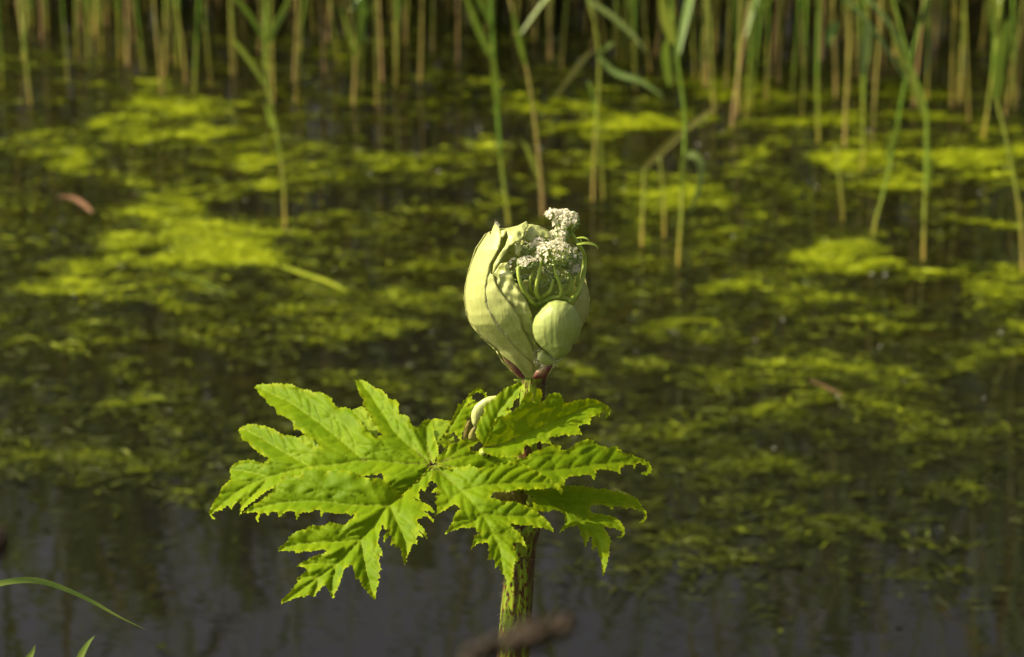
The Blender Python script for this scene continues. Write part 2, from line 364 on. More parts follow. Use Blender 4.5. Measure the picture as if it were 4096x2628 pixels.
# ================================================================== the hogweed
YS = 2.28                                            # the stem stands at this distance
base = at_y([(2052, 2628)], YS)[0]; topc = at_y([(2135, 1515)], YS)[0]
dirn = (topc-base)/(topc[2]-base[2]); foot = base+dirn*(0.30-base[2])
hog = empty('giant_hogweed', tuple(foot), 'tall hogweed with a bursting pale bud on a purple-spotted stem', 'plant')

# stem, ribbed, with swollen joints
def stem_geo():
    V = []; Fc = []; rim = []; ns = 96; zs = np.linspace(foot[2]-0.03, topc[2]+0.004, 160)
    nodes = [(topc[2], 0.0), (at_y([(2110, 2110)], YS)[0][2], 0.0030)]
    for z in zs:
        t = (z-base[2])/(topc[2]-base[2]); r = 0.0141+(0.0100-0.0141)*t; c = base+dirn*(z-base[2])
        for zn, a in nodes: r += a*math.exp(-((z-zn)/0.012)**2)
        for k in range(ns):
            th = 2*math.pi*k/ns; rr = r*(1+0.022*math.sin(th*13+0.4*math.sin(z*30))+0.010*math.sin(th*29))
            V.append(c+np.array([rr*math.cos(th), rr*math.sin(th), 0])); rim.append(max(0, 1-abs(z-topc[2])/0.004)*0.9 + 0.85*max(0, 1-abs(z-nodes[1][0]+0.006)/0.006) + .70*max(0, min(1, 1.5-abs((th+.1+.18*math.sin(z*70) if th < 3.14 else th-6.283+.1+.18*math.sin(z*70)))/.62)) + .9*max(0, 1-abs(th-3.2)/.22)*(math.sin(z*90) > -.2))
    for j in range(len(zs)-1):
        for k in range(ns): Fc.append((j*ns+k, j*ns+(k+1) % ns, (j+1)*ns+(k+1) % ns, (j+1)*ns+k))
    return V, Fc, np.clip(rim, 0, 1)
V, Fc, rim = stem_geo()
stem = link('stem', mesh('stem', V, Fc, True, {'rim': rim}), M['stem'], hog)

# the big spread leaf: a gently drooping umbrella that tilts towards the water's near side
HUB = ZA((2230, 862))[0]
def sheet(hub, yh, beta, cx, cf, cb=0.0):
    h = at_y([hub], yh)[0]; tb = math.tan(beta)
    def f(V):
        d = rays(V); t = np.full(len(d), yh)
        for _ in range(12):
            x = d[:, 0]*t-h[0]; y = d[:, 1]*t-h[1]; z = CAMZ+d[:, 2]*t-h[2]
            fr = np.where(y < 0, cf, cb)
            g = z-tb*y+cx*x*x+fr*y*y
            gp = d[:, 2]-tb*d[:, 1]+2*cx*x*d[:, 0]+2*fr*y*d[:, 1]
            t = t-np.clip(g/gp, -0.2, 0.2)
        return CAM+d*t[:, None]
    return f
big = sheet(HUB, 2.195, math.radians(27), 1.0, 1.0)
def far_bias(k, r0=60): 
    return lambda V: k*np.clip(np.hypot(V[:, 0]-HUB[0], V[:, 1]-HUB[1])/r0-0.6, 0, 1)

P12 = ZA((2230,862),(2290,750),(2285,690),(2265,620),(2245,560),(2235,480),(2215,425),(2150,440),(2115,470),(2110,505),(2060,505),(2020,470),(2010,410),(1975,390),(1915,380),(1905,320),(1905,265),(1870,240),(1815,235),(1800,210),(1770,170),(1735,135),(1690,130),(1640,95),(1580,55),(1530,42),(1495,55),
 (1510,120),(1530,160),(1545,210),(1575,240),(1560,280),(1600,330),(1640,390),(1660,450),(1700,490),(1715,545),(1760,575),(1690,590),(1670,600),(1610,540),(1560,480),(1520,400),(1450,335),(1400,310),(1340,315),(1305,300),(1270,265),(1260,225),(1210,190),(1150,165),(1090,170),(1040,145),(980,135),(920,110),(870,88),(800,90),(735,78),(660,92),(600,87),(545,95),(520,120),
 (560,150),(570,185),(635,235),(645,270),(720,310),(740,375),(795,390),(850,420),(895,460),(900,515),(960,530),(1000,565),(1050,600),(1110,620),(1140,660),(1150,710),(1080,690),(1020,650),(960,620),(900,590),(850,580),(800,575),(740,540),(690,515),(640,495),(590,485),(545,478),(480,475),(420,490),(375,515),(370,535),
 (400,580),(405,625),(460,640),(490,690),(540,720),(580,760),(640,780),(660,800),(640,830),(615,850),(560,840),(510,822),(460,815),(390,825),(330,850),(290,895),(285,925),(300,960),(300,1000),(250,1040),(205,1085),(185,1150),(150,1200),(110,1260),(85,1320),(95,1350),(120,1374),(165,1382),(125,1362),(108,1335),(132,1308),(165,1300),(210,1290),(260,1250),(305,1285),(330,1240),(390,1205),(392,1260),(380,1352),(405,1300),(440,1260),(490,1225),(560,1170),(640,1110),(715,1080),
 (820,1080),(1000,1060),(1300,1020),(1500,990),(1595,965),(1640,958),(1700,960),(1740,935),(1765,985),(1750,1040),(1800,1150),(1840,1250),(1960,1140),(2110,995),(2215,890))
V12 = [ZA((2230,862),(1900,845),(1575,820),(1300,862),(1060,885),(860,925),(665,980),(420,1080),(200,1250),(100,1330)),
 ZA((1575,820),(1270,560),(1060,400),(870,265),(690,180),(540,105)), ZA((1060,885),(780,725),(580,600),(440,530),(375,520)), ZA((665,980),(460,930),(290,905)), ZA((665,980),(560,1100),(420,1240),(385,1340)),
 ZA((2230,862),(1900,580),(1740,345),(1600,140),(1525,50)), ZA((2230,862),(2180,680),(2180,500),(2220,430)), ZA((2230,862),(1960,1135),(1820,1255))]
leaf = blade('leaf', P12, V12, big, hog, seed=3, bias=0, stains=((*HUB, 26, 1.0), (*ZA((1575,820))[0], 11, .9)))
P3 = ZB((1765,140),(1640,270),(1500,400),(1440,455)) + Q4((1110,660),(1030,600),(970,550),(930,500),(880,450),(830,430),(760,445),(700,440),(620,420),(520,395),(470,360),(350,320),(240,305),(150,300)) + Q3((1930,330),(1860,300),(1780,270),(1640,268),(1550,330),(1580,390),(1450,380),(1370,360),(1290,390),(1220,480),(1140,570),(1110,640),(1050,690),(1010,720),(910,800),(780,870),(678,965),(740,968),(850,952),(900,965),(868,1030),(870,1080),(892,1108),(900,1050),(930,970),(1000,965),(1040,1002),(1060,960),(1150,940),(1200,960),(1213,1040),(1260,980),(1350,940),(1430,935),(1470,960),(1490,1082),(1520,990),(1600,950),(1700,960),(1760,920),(1830,910),(1855,930),(1866,1047),(1892,985),(1930,950)) + Q4((80,960),(170,980),(280,980),(330,960),(385,1002),(440,980),(460,1010)) + \
 Q5((1310,70),(1290,110),(1240,150),(1200,180),(1180,230),(1100,230),(1040,215),(985,195),(900,195),(840,240),(760,245),(640,245),(570,270),(560,300),(480,310),(390,335),(385,360),(290,415),(295,455),(230,520),(130,590),(135,632),(250,625),(380,630),(400,667),(430,650),(530,630),(620,640),(700,625),(830,600),(860,620),(880,640),(830,670),(760,690),(650,725),(560,780),(470,820),(408,862),(415,877),(470,865),(520,880),(570,905),(570,935),(530,970),(490,1000),(440,1040),(405,1077),(440,1085),(430,1120),(368,1157),(380,1185),(310,1260),(240,1330),(168,1405),(185,1442),(240,1415),(340,1370),(430,1345),(500,1325),(515,1348),(560,1320),(620,1300),(650,1342),(680,1320),(720,1270),(790,1190),(855,1145),(890,1210),(930,1260),(955,1352),(975,1347),(990,1290),(1030,1220),(1070,1150),(1075,1090),(1110,1030),(1120,960),(1155,890),(1190,880),(1220,840),(1265,850),(1290,900),(1310,1000),(1325,1072),(1370,1040),(1400,1110),(1430,1187),(1480,1220),(1550,1320),(1590,1377),(1627,1372),(1630,1290),(1640,1180),(1670,1150),(1660,1060),(1700,1040),(1670,960),(1710,912),(1690,850),(1670,760),(1690,735),(1650,660),(1737,717),(1710,610),(1680,560),(1650,480),(1680,430),(1680,350),(1720,290),(1715,235)) + \
 Q4((900,1140),(905,1200),(960,1215),(985,1245),(920,1310),(900,1380),(910,1422),(940,1350),(1040,1300),(1020,1400),(1005,1482),(1070,1425),(1090,1512),(1130,1480)) + ZB((1430,905),(1460,980),(1480,1060),(1492,1118),(1505,1040),(1540,960),(1560,900)) + Q4((1320,1490),(1350,1440),(1422,1452),(1400,1380),(1410,1320),(1480,1320),(1536,1357),(1460,1270),(1430,1220),(1510,1290),(1567,1367),(1545,1270),(1500,1180),(1440,1150),(1410,1070),(1490,1040),(1500,1020),(1580,1025),(1662,1117),(1660,1070),(1600,1000),(1500,940),(1600,930),(1692,977),(1650,890),(1560,830),(1450,790),(1360,765),(1380,710),(1452,790),(1450,720),(1440,640),(1480,590),(1540,647),(1560,570),(1590,550),(1590,490),(1640,470))
V3 = [ZB((1765,140),(1550,360),(1330,535),(1190,720),(1060,865),(850,1080),(650,1230),(450,1370),(310,1470)), Q4((990,850),(500,850),(300,840)) + Q3((1930,795),(1500,795),(1200,820),(950,880),(690,965)), Q5((1370,460),(1000,485),(500,515),(300,555),(140,615)), Q5((1030,830),(800,825),(560,830),(420,870)), Q5((740,1040),(560,1030),(410,1078)), Q5((1400,480),(1430,650),(1470,880),(1520,1080),(1605,1370)), Q5((1030,830),(985,980),(960,1100),(962,1345)), Q5((740,1040),(720,1160),(655,1335)), Q4((990,850),(1090,1060),(1190,1280),(1250,1480)) + ZB((1492,1110))]
lobe3 = blade('leaf_lobe', P3, V3, big, leaf, bias=far_bias(0.014, 160), seed=5, fold=(85, 80), stains=((*HUB, 26, 1.0),))
P4 = R3((200,40),(520,82),(680,70),(780,20),(790,60),(860,75),(890,100),(985,72)) + ZD((520,85),(560,70),(680,50),(760,55),(830,90),(900,130),(930,150),(1000,190),(1060,230),(1085,265),(1080,302),(1050,265),(1000,250),(940,260),(870,255)) + R3((1640,420),(1540,400),(1450,430),(1330,450),(1240,450),(1130,450),(1110,500),(1050,562),(1140,545),(1200,570),(1230,600),(1300,600),(1400,600),(1500,610),(1560,640),(1650,670),(1720,720),(1830,780)) + R4((160,625),(230,680),(300,750),(340,820),(354,860),(300,830),(210,800),(140,800),(70,785)) + R3((1790,1000),(1740,960),(1650,970),(1550,960),(1500,950),(1400,930),(1385,940),(1420,1010),(1490,1060),(1550,1110),(1580,1170),(1630,1270),(1646,1327),(1600,1280),(1560,1240),(1500,1220),(1420,1225),(1410,1250),(1450,1310),(1440,1340),(1480,1400),(1500,1470),(1506,1532),(1450,1490)) + R5((545,590),(540,640),(525,720),(490,780),(465,830),(475,760),(470,700),(430,640),(400,600),(390,560),(345,597),(350,520),(330,480),(268,508),(290,430),(280,380),(275,330)) + R3((1000,1220),(960,1240),(880,1240),(778,1347),(830,1200),(850,1130),(900,1105),(940,1090),(870,1060),(860,1000),(800,990),(740,1010),(680,1000),(600,1010),(480,1050),(378,1102),(420,1050),(480,960),(510,900),(520,830),(560,770),(600,735),(640,720),(600,680),(560,660),(540,640),(480,660),(440,690),(400,720),(330,760),(228,822),(260,740),(270,690),(235,605),(270,560),(235,525),(290,500),(248,455),(300,430),(178,472),(200,420),(270,370),(260,320),(220,300),(190,280))
V4 = [R3((200,40),(420,240),(640,440),(800,610),(950,790),(1030,930),(1110,1080),(1220,1320)) + R5((430,640),(465,825)), R3((640,440),(860,380),(1080,340),(1500,310),(1750,312)) + ZD((1000,215),(1078,290)), R3((950,790),(1280,820),(1600,830)) + R4((120,690),(240,740),(345,850)), R3((1110,1080),(1400,1150),(1640,1320)), R3((640,440),(480,560),(360,700),(232,818)), R3((950,790),(800,920),(600,980),(382,1098)), R3((1110,1080),(1000,1200),(880,1215),(782,1340))]
lobe4 = blade('leaf_lobe', P4, V4, big, leaf, bias=far_bias(0.012, 140), seed=8, fold=(42, 70), crease=(11, 6), stains=((*HUB, 26, 1.0),))
P5 = R1((230,1385),(280,1260),(350,1190),(450,1100),(520,1045),(600,1035),(740,980),(830,985),(950,990),(840,1075),(760,1115),(780,1165),(870,1180),(950,1160),(1040,1160),(1110,1190),(1200,1190),(1300,1195),(1340,1225),(1450,1280),(1540,1290)) + R2((3,1280),(60,1240),(130,1180),(190,1170),(270,1140),(350,1100),(420,1085),(490,1075),(545,1110),(550,1160),(640,1150),(700,1120),(760,1080),(820,1040),(880,1010),(970,985),(1050,1020),(1060,1065),(1150,1085),(1280,1120),(1340,1110),(1400,1095),(1430,1140),(1480,1170),(1530,1205),(1600,1220),(1700,1260),(1800,1290),(1870,1340)) + ZC((2190,880),(2222,940),(2217,977),(2180,1007),(2110,992),(2170,983),(2193,960),(2188,935),(2150,905),(2110,890),(2060,905),(2066,947),(2040,910),(1980,905),(1920,940),(1922,1002),(1890,975),(1850,965),(1790,950),(1690,950),(1680,1000),(1672,1060),(1640,1010),(1580,1000),(1500,1020),(1440,1020),(1400,1035),(1385,1070),(1375,1112),(1280,1130),(1100,1080),(900,1040),(600,1010),(400,980))
V5 = [ZC((120,905),(380,940),(700,950),(1090,970),(1370,955),(1700,905),(2000,878),(2150,890),(2205,930)), R1((230,1385),(450,1260),(700,1090),(940,990)), ZC((120,905),(300,860),(560,800),(760,790))]
lobe5 = blade('leaf_lobe', P5, V5, big, leaf, bias=far_bias(-0.012, 200), seed=12, fold=(26, 60), crease=(9.5, 8), gap=66, lmax=200, stains=((*HUB, 24, 1.0),))
# the leaf below it to the side
P11 = R4((-40,330),(100,320),(300,335),(470,290),(500,285),(640,290),(690,280),(740,305),(840,315),(900,330),(980,315),(1050,350),(1140,355),(1220,390),(1310,410),(1390,460),(1420,530),(1480,590),(1502,650),(1492,700),(1420,748),(1413,735),(1473,690),(1478,650),(1460,610),(1420,595),(1370,580),(1300,540),(1260,572),(1200,540),(1100,530),(1080,562),(1040,550),(980,525),(930,515),(860,520),(820,520),(800,560),(800,597),(850,625),(920,635),(1000,650),(1090,670),(1150,710),(1200,770),(1227,830),(1222,890),(1180,932),(1118,916),(1170,916),(1205,880),(1190,850),(1150,830),(1100,800),(1040,800),(970,785),(975,820),(1010,860),(1040,920),(1055,980),(1040,1040),(1030,1130),(1010,1220),(990,1330),(972,1388),(950,1372),(950,1270),(940,1200),(910,1120),(900,1060),(880,1020),(835,1067),(825,980),(830,910),(800,905),(770,960),(745,1047),(720,940),(690,890),(680,820),(640,770),(580,785),(520,800),(418,867),(460,800),(500,740),(490,700),(490,660),(470,620),(440,600),(400,590),(360,575),(300,600),(230,600),(170,590),(120,630),(95,610),(105,540),(90,460),(110,415),(40,400))
V11 = [R4((100,330),(260,410),(450,530),(600,670),(760,790),(900,960),(970,1370)), R4((260,410),(450,450),(800,462),(1200,490),(1400,540),(1488,650)), R4((600,670),(760,715),(1000,700),(1150,760),(1210,860)), R4((680,730),(735,850),(745,1035)), R4((480,600),(525,720),(425,860))]
leaf_r = blade('leaf', P11, V11, sheet(ZA((2230,862))[0], 2.195, math.radians(27), 1.0, 1.0), hog, bias=-0.030, seed=15, fold=(50, 70), crease=(8, 10), gap=60)
# the upright leaf beside the stem: folded along its midrib, the far half stands up
H2 = R1((940,1120))[0]
mid6 = [np.array(p) for p in R1((960,1120),(1240,1075),(1450,985),(1700,880),(1900,790)) + R2((280,780),(560,680),(850,540),(1050,468),(1200,470),(1310,535))]
def surf6(V):
    x = (V[:, 0]-H2[0])*PXM; z = -(V[:, 1]-H2[1])*PXM
    d = seg_dist(V, line_segs([mid6])); mx = np.array([p[0] for p in mid6]); my = np.array([p[1] for p in mid6])
    below = V[:, 1] > np.interp(V[:, 0], mx, my)
    ym = 2.165+0.32*x+0.20*(-(np.interp(V[:, 0], mx, my)-H2[1])*PXM)
    y = np.where(below, ym-1.15*d*PXM, ym+0.22*d*PXM)
    return at_y(V, y)
P6 = R1((960,1130),(1000,1060),(1090,850),(1170,690),(1210,640),(1300,640),(1430,560),(1480,510),(1530,480),(1570,400),(1620,300),(1680,250),(1740,285),(1700,400),(1740,430),(1790,300),(1800,230),(1850,215),(1870,260),(1880,330),(1830,480),(1860,430)) + R2((330,370),(350,320),(440,275),(510,275),(545,310),(560,360),(597,385),(590,425),(690,435),(770,398),(870,385),(1000,370),(1100,385),(1200,430),(1290,490),(1326,545),(1300,600),(1250,662),(1228,655),(1258,575),(1250,540),(1222,577),(1160,570),(1140,637),(1100,630),(1010,640),(1000,752),(960,755),(900,750),(830,777),(790,760),(850,850),(872,932),(840,905),(750,920),(650,930),(600,915),(510,950),(420,945),(350,950),(422,1082),(350,1045),(280,1045),(220,1020),(160,1050),(110,1060),(105,1112),(40,1080)) + R1((1640,1075),(1600,1130),(1590,1190),(1500,1260),(1200,1260),(1000,1200))
V6 = [mid6]
leaf_u = blade('leaf', P6, V6, surf6, hog, seed=21, fold=(5, 20), crease=(5, 10), gap=70, lmax=230, stains=((*R1((900,1130))[0], 20, 1), (*R1((1440,985))[0], 9, .8)))
def planeyz(h, y0, sx, sz):
    return lambda V: at_y(V, y0+sx*(V[:, 0]-h[0])*PXM+sz*(-(V[:, 1]-h[1])*PXM))
P7 = R1((1000,1110),(930,1010),(870,960),(860,880),(890,740),(950,650),(1000,560),(970,490),(1000,470),(1080,420),(1170,330),(1210,290),(1270,250),(1290,215),(1340,190),(1440,150),(1520,115),(1562,120),(1582,180),(1540,230),(1520,330),(1440,410),(1430,480),(1340,540),(1412,550),(1400,620),(1390,680),(1310,690),(1342,767),(1270,720),(1240,650),(1190,640),(1160,720),(1110,850),(1080,960),(1040,1040))
V7 = [R1((1000,1090),(1090,860),(1190,600),(1300,440),(1480,220),(1560,150))]
blade('leaf_lobe', P7, V7, planeyz(H2, 2.168, -0.20, 0.62), leaf_u, seed=23, fold=(20, 24), crease=(9, 9), gap=38, lmax=110)
for q, (pl, vn) in enumerate(((R1((1560,490),(1575,400),(1620,310),(1680,250),(1740,285),(1720,350),(1660,440),(1610,495)), R1((1580,480),(1640,380),(1700,280))), (R1((1830,500),(1810,400),(1795,300),(1810,225),(1855,210),(1872,260),(1880,325),(1862,400),(1850,470)), R1((1835,490),(1840,350),(1850,220))), (R2((400,540),(430,470),(470,380),(500,280),(545,310),(560,360),(590,400),(540,440),(495,510),(440,560)), R2((415,545),(480,430),(530,310))))):
    blade('leaf_fold', pl, [vn], planeyz(H2, 2.158+.010*(q == 2), 0.40, 0.35), leaf_u, seed=70+q, fold=(14, 16), crease=(6, 8), gap=30, lmax=60)
P8 = R1((330,975),(400,870),(460,760),(520,640),(580,520),(585,455),(640,450),(700,380),(760,300),(830,235),(900,207),(960,230),(1010,280),(1036,332),(1005,330),(960,275),(900,258),(860,265),(800,310),(790,350),(750,390),(820,385),(882,412),(830,405),(760,430),(700,480),(740,475),(830,425),(890,430),(830,520),(775,610),(770,640),(720,680),(700,780),(640,900),(632,1022),(580,950),(530,870),(450,900),(400,955))
V8 = [R1((340,975),(480,770),(620,520),(760,340),(880,230),(970,250),(1030,330))]
leaf_n = blade('leaf', P8, V8, planeyz(R1((340,975))[0], 2.235, 0.2, 0.9), hog, seed=27, fold=(16, 18), crease=(6, 8), gap=34, lmax=80, stains=((*R1((360,980))[0], 18, 1),))
P8b = R1((330,975),(400,930),(480,925),(515,980),(520,1080),(440,1090),(385,1110),(330,1070),(290,1015))
blade('leaf_lobe', P8b, [R1((340,980),(430,1000),(510,1060))], planeyz(R1((340,975))[0], 2.230, 0.2, 0.9), leaf_n, seed=29, fold=(12, 14), gap=26, lmax=50, stains=((*R1((360,980))[0], 16, 1),))
# pale undersides of leaves behind
P9 = R1((150,760),(190,680),(250,668),(310,690),(400,700),(485,708),(470,790),(400,890),(340,980),(300,1100),(240,1110),(200,1000))
lb = blade('leaf', P9, [R1((160,900),(300,800),(470,720))], sheet(HUB, 2.20, math.radians(20), 1.0, 1.0), hog, M['leaf_under'], bias=-0.03, seed=31, fold=(4, 20), gap=36, teeth=(7, 3), label='pale underside of a leaf behind the big leaf')
P10 = ZA((1440,345),(1500,320),(1562,300),(1640,380),(1720,500),(1700,585),(1640,640),(1500,620),(1440,450))
blade('leaf_lobe', P10, [ZA((1690,590),(1600,450),(1550,310))], big, lb, M['leaf_under'], bias=-0.035, seed=33, fold=(4, 20), gap=40, teeth=(7, 2))
P10b = ZA((930,620),(960,590),(1000,574),(1060,590),(1120,640),(1165,700),(1175,780),(1080,760),(1000,700))
blade('leaf_lobe', P10b, [ZA((1150,740),(1060,690),(1000,600))], big, lb, M['leaf_under'], bias=-0.03, seed=35, fold=(3, 20), gap=40, teeth=(7, 1.5))
# leaf stalks under the blades
def stalk(a, ya, b, yb, r, sag=0.01):
    A = at_y([a], ya)[0]; B = at_y([b], yb)[0]; mid = (A+B)/2; mid[2] -= sag
    return tube('leaf_stalk', smoothpath([A, mid, B], 16), np.linspace(r, r*0.6, 16), M['stem_stalk'], hog, 12)
m, n, o = new_mat('leaf stalk'); bsdf(n, o, ramp(n, noise(n, 1, 3, vec=stretch(n, 160, 160, 60)), [(0.45, (0.22, 0.31, 0.02)), (0.62, (0.07, 0.03, 0.012))]), 0.45, 0.4); M['stem_stalk'] = m
stalk((2085, 2085), YS-0.006, (HUB[0]+10, HUB[1]+16), 2.225, 0.0065, 0.012)
stalk((2120, 2010), YS-0.006, R4((110,350))[0], 2.245, 0.006, 0.004)
stalk((2100, 1960), YS-0.006, (H2[0]+6, H2[1]+14), 2.215, 0.006, 0.006)

# ---- inflated shapes
def puff(name, outline, yc, mat, parent, full=True, kd=1.0, spacing=7, ridges=(), seed=1, thick=None, edge=0.0, wob=0.25, teeth=0.0):
    poly = serrate(np.array(outline, float), 6, teeth, seed) if teeth else resample(np.array(outline, float), 6)
    V, Fs = fill(poly, spacing); de = seg_dist(V, poly_segs(poly)); R = de.max() if thick is None else thick
    q = np.clip(de/R, 0, 1); wdt = kd*R*np.sqrt(np.clip(1-(1-q)**2, 0, 1))
    hgt = wdt+wob*wavenoise(V, 40, seed)*np.clip(q*3, 0, 1)
    for ln, a, s in ridges: hgt += a*np.exp(-seg_dist(V, line_segs([smoothpath(ln, 20)]))/s)*np.clip(q*4, 0, 1)
    P = push(at_y(V, yc), hgt*PXM); rim = edge*np.exp(-(de/4)**2)
    Vv = list(P); Ff = [f[::-1] for f in Fs]; rr = list(rim)
    if full:
        B = push(at_y(V, yc), -wdt*PXM-1e-5); k = len(Vv); Vv += list(B); Ff += [tuple(i+k for i in f) for f in Fs]; rr += list(rim)
    me = mesh(name, Vv, Ff, True, {'rim': rr})
    return link(name, me, mat, parent)
# sheath at the lower joint, brown and hairy
puff('dry_sheath', R3((1120,430),(1480,420),(1560,410),(1700,440),(1770,560),(1760,700),(1700,760),(1500,700),(1300,640),(1150,560)), YS-0.014, M['dry'], hog, seed=41, kd=0.5, wob=4)
puff('stalk_sheath', R3((1370,920),(1760,900),(1740,1010),(1700,1080),(1690,1130),(1600,1150),(1480,1080)), YS-0.010, M['dry'], hog, seed=42, kd=0.6, wob=2)
# small cream bud in its split dry sheath
cream = puff('side_bud', R1((785,640),(800,560),(840,480),(900,420),(980,365),(1060,330),(1160,318),(1230,320),(1210,420),(1060,560),(960,680),(890,780),(830,800),(800,730)), 2.245, M['sheath_cream'], hog, seed=43, kd=0.8)
puff('split_sheath', R1((665,1000),(672,880),(700,780),(740,700),(785,690),(800,790),(780,830),(740,960),(735,1010)), 2.232, M['dry'], cream, seed=44, kd=0.5, edge=.9)
puff('split_sheath', R1((740,1010),(745,930),(780,850),(830,795),(870,785),(880,860),(875,960),(860,1010)), 2.226, M['dry'], cream, seed=45, kd=0.5, edge=.9)
puff('shoot_tip', R1((1435,75),(1450,58),(1500,68),(1560,72),(1560,120),(1500,108),(1450,92)), 2.258, M['pedicel'], hog, seed=46, kd=0.8)

# ------------------------------------------------------------------ the bursting bud
PRO = np.array([(150,470,640),(200,400,760),(255,350,880),(400,250,1090),(560,200,1125),(700,168,1148),(800,160,1166),(930,180,1156),(1010,210,1115),(1110,300,1065),(1220,420,990),(1340,510,885),(1445,605,820)], float)
PY = 800+PRO[:, 0]/2.026; PL = 1780+PRO[:, 1]/2.026; PR = 1780+PRO[:, 2]/2.026
def ovoid(V, kd=0.92):
    l = np.interp(V[:, 1], PY, PL)-1.5; r = np.interp(V[:, 1], PY, PR)+1.5
    return kd*np.sqrt(np.clip((V[:, 0]-l)*(r-V[:, 0]), 0, None))
def shell(name, outline, off, mat, parent, kd=0.92, sign=1, creases=(), seed=1, edge=0.6, spacing=7, wob=1.2, thickness=0.0009, teeth=0.5, curl=0.0, wsc=70):
    poly = serrate(np.array(outline, float), 6, teeth, seed); V, Fs = fill(poly, spacing); de = seg_dist(V, poly_segs(poly))
    h = sign*ovoid(V, kd)+off+wob*wavenoise(V, wsc, seed)+curl*np.exp(-de/12)
    for ln, a, s in creases: h += a*np.exp(-seg_dist(V, line_segs([smoothpath(ln, 24)]))/s)
    P = push(at_y(V, YS), h*PXM); me = mesh(name, P, [f[::-1] for f in Fs], True, {'rim': 0.28*edge*np.exp(-(de/2.2)**2)})
    o = link(name, me, mat, parent)
    md = o.modifiers.new('thick', 'SOLIDIFY'); md.thickness = thickness; md.offset = -1
    return o
outline_all = ZU((610,1445),(530,1370),(470,1310),(420,1220),(300,1110),(215,1010),(180,930),(160,800),(168,700),(200,560),(250,400),(330,280),(420,240),(520,232),(650,200),(760,215),(860,265),(960,300),(1060,390),(1120,560),(1146,700),(1165,800),(1155,930),(1112,1010),(1062,1110),(985,1220),(880,1340),(815,1445))
head = shell('flower_head', outline_all, 0, M['sheath_in'], hog, kd=0.85, sign=-1, seed=51, wob=4)
head['label'] = 'pale green sheath bursting open around the flower clusters'
shell('inner_sheath', ZU((560,640),(800,660),(1060,640),(1120,700),(1130,860),(1060,1000),(960,1200),(860,1330),(760,1300),(700,1100),(620,900)), -120, M['sheath_in'], head, kd=0.5, seed=52)
s3 = shell('inner_sheath', ZU((390,590),(430,540),(455,512),(510,506),(522,560),(548,600),(556,650),(572,700),(620,760),(665,830),(700,920),(716,980),(712,1080),(745,1180),(790,1240),(790,1320),(720,1300),(640,1100),(520,900),(430,760),(395,660)), -16, M['sheath_in'], head, seed=53, creases=[(ZU((430,560),(470,650),(440,720)), -6, 8), (ZU((600,760),(680,960),(740,1180)), 5, 10)], wob=6, wsc=60, edge=.4, curl=-3)
s2 = shell('middle_sheath', ZU((330,560),(358,520),(372,600),(388,600),(412,690),(445,745),(500,815),(560,890),(605,960),(620,1030),(665,1110),(705,1185),(740,1290),(775,1345),(730,1400),(640,1300),(480,1130),(360,980),(310,850),(315,700)), -4, M['sheath_in'], head, seed=54, creases=[(ZU((370,740),(480,900),(600,1100),(700,1300)), 3, 8), (ZU((400,800),(560,1000),(650,1180)), -3, 5)], wob=3, edge=.75)
s1 = shell('outer_sheath', ZU((600,1445),(530,1375),(440,1225),(340,1150),(250,1062),(200,990),(175,905),(160,780),(175,650),(215,510),(265,390),(330,290),(357,255),(366,290),(385,230),(404,188),(440,228),(456,290),(442,370),(405,450),(362,520),(347,600),(327,700),(332,830),(352,890),(392,960),(422,1020),(482,1090),(545,1165),(620,1240),(715,1330),(730,1410),(720,1448)), 0, M['sheath'], head, seed=55, creases=[(ZU((250,1060),(340,1110),(420,1180),(560,1260),(700,1420)), -9, 10), (ZU((300,1000),(420,1140),(560,1290),(650,1420)), 5, 12), (ZU((360,300),(350,400),(300,520)), -4, 12)], wob=1.2, edge=.55, curl=0)
s4 = shell('outer_sheath', ZU((1128,650),(1150,700),(1166,790),(1156,930),(1112,1012),(1040,1150),(960,1260),(870,1345),(840,1300),(930,1120),(1010,960),(1050,860),(1085,790),(1112,730)), -2, M['sheath'], head, seed=56, creases=[(ZU((1140,690),(1110,820),(1060,900)), -5, 6)], edge=.8)
t1 = shell('sheath_flap', ZU((384,595),(394,520),(440,440),(488,372),(512,300),(500,245),(470,300),(456,300),(450,250),(515,226),(580,214),(660,170),(674,200),(648,260),(622,315),(580,340),(522,372),(500,420),(455,490),(420,560)), 6, M['sheath_in'], head, seed=57, wob=6, wsc=50, creases=[(ZU((400,560),(470,430),(560,290),(650,190)), 7, 14)], edge=.5)
t2 = shell('sheath_flap', ZU((620,315),(650,232),(700,194),(760,210),(850,262),(858,312),(800,296),(740,285),(700,330)), -30, M['sheath_in'], head, seed=58, wob=5, wsc=45, edge=.3)
t3 = shell('sheath_flap', ZU((560,360),(610,320),(640,330),(625,400),(600,460),(570,440)), -70, M['sheath_in'], head, seed=59, wob=5, wsc=40)
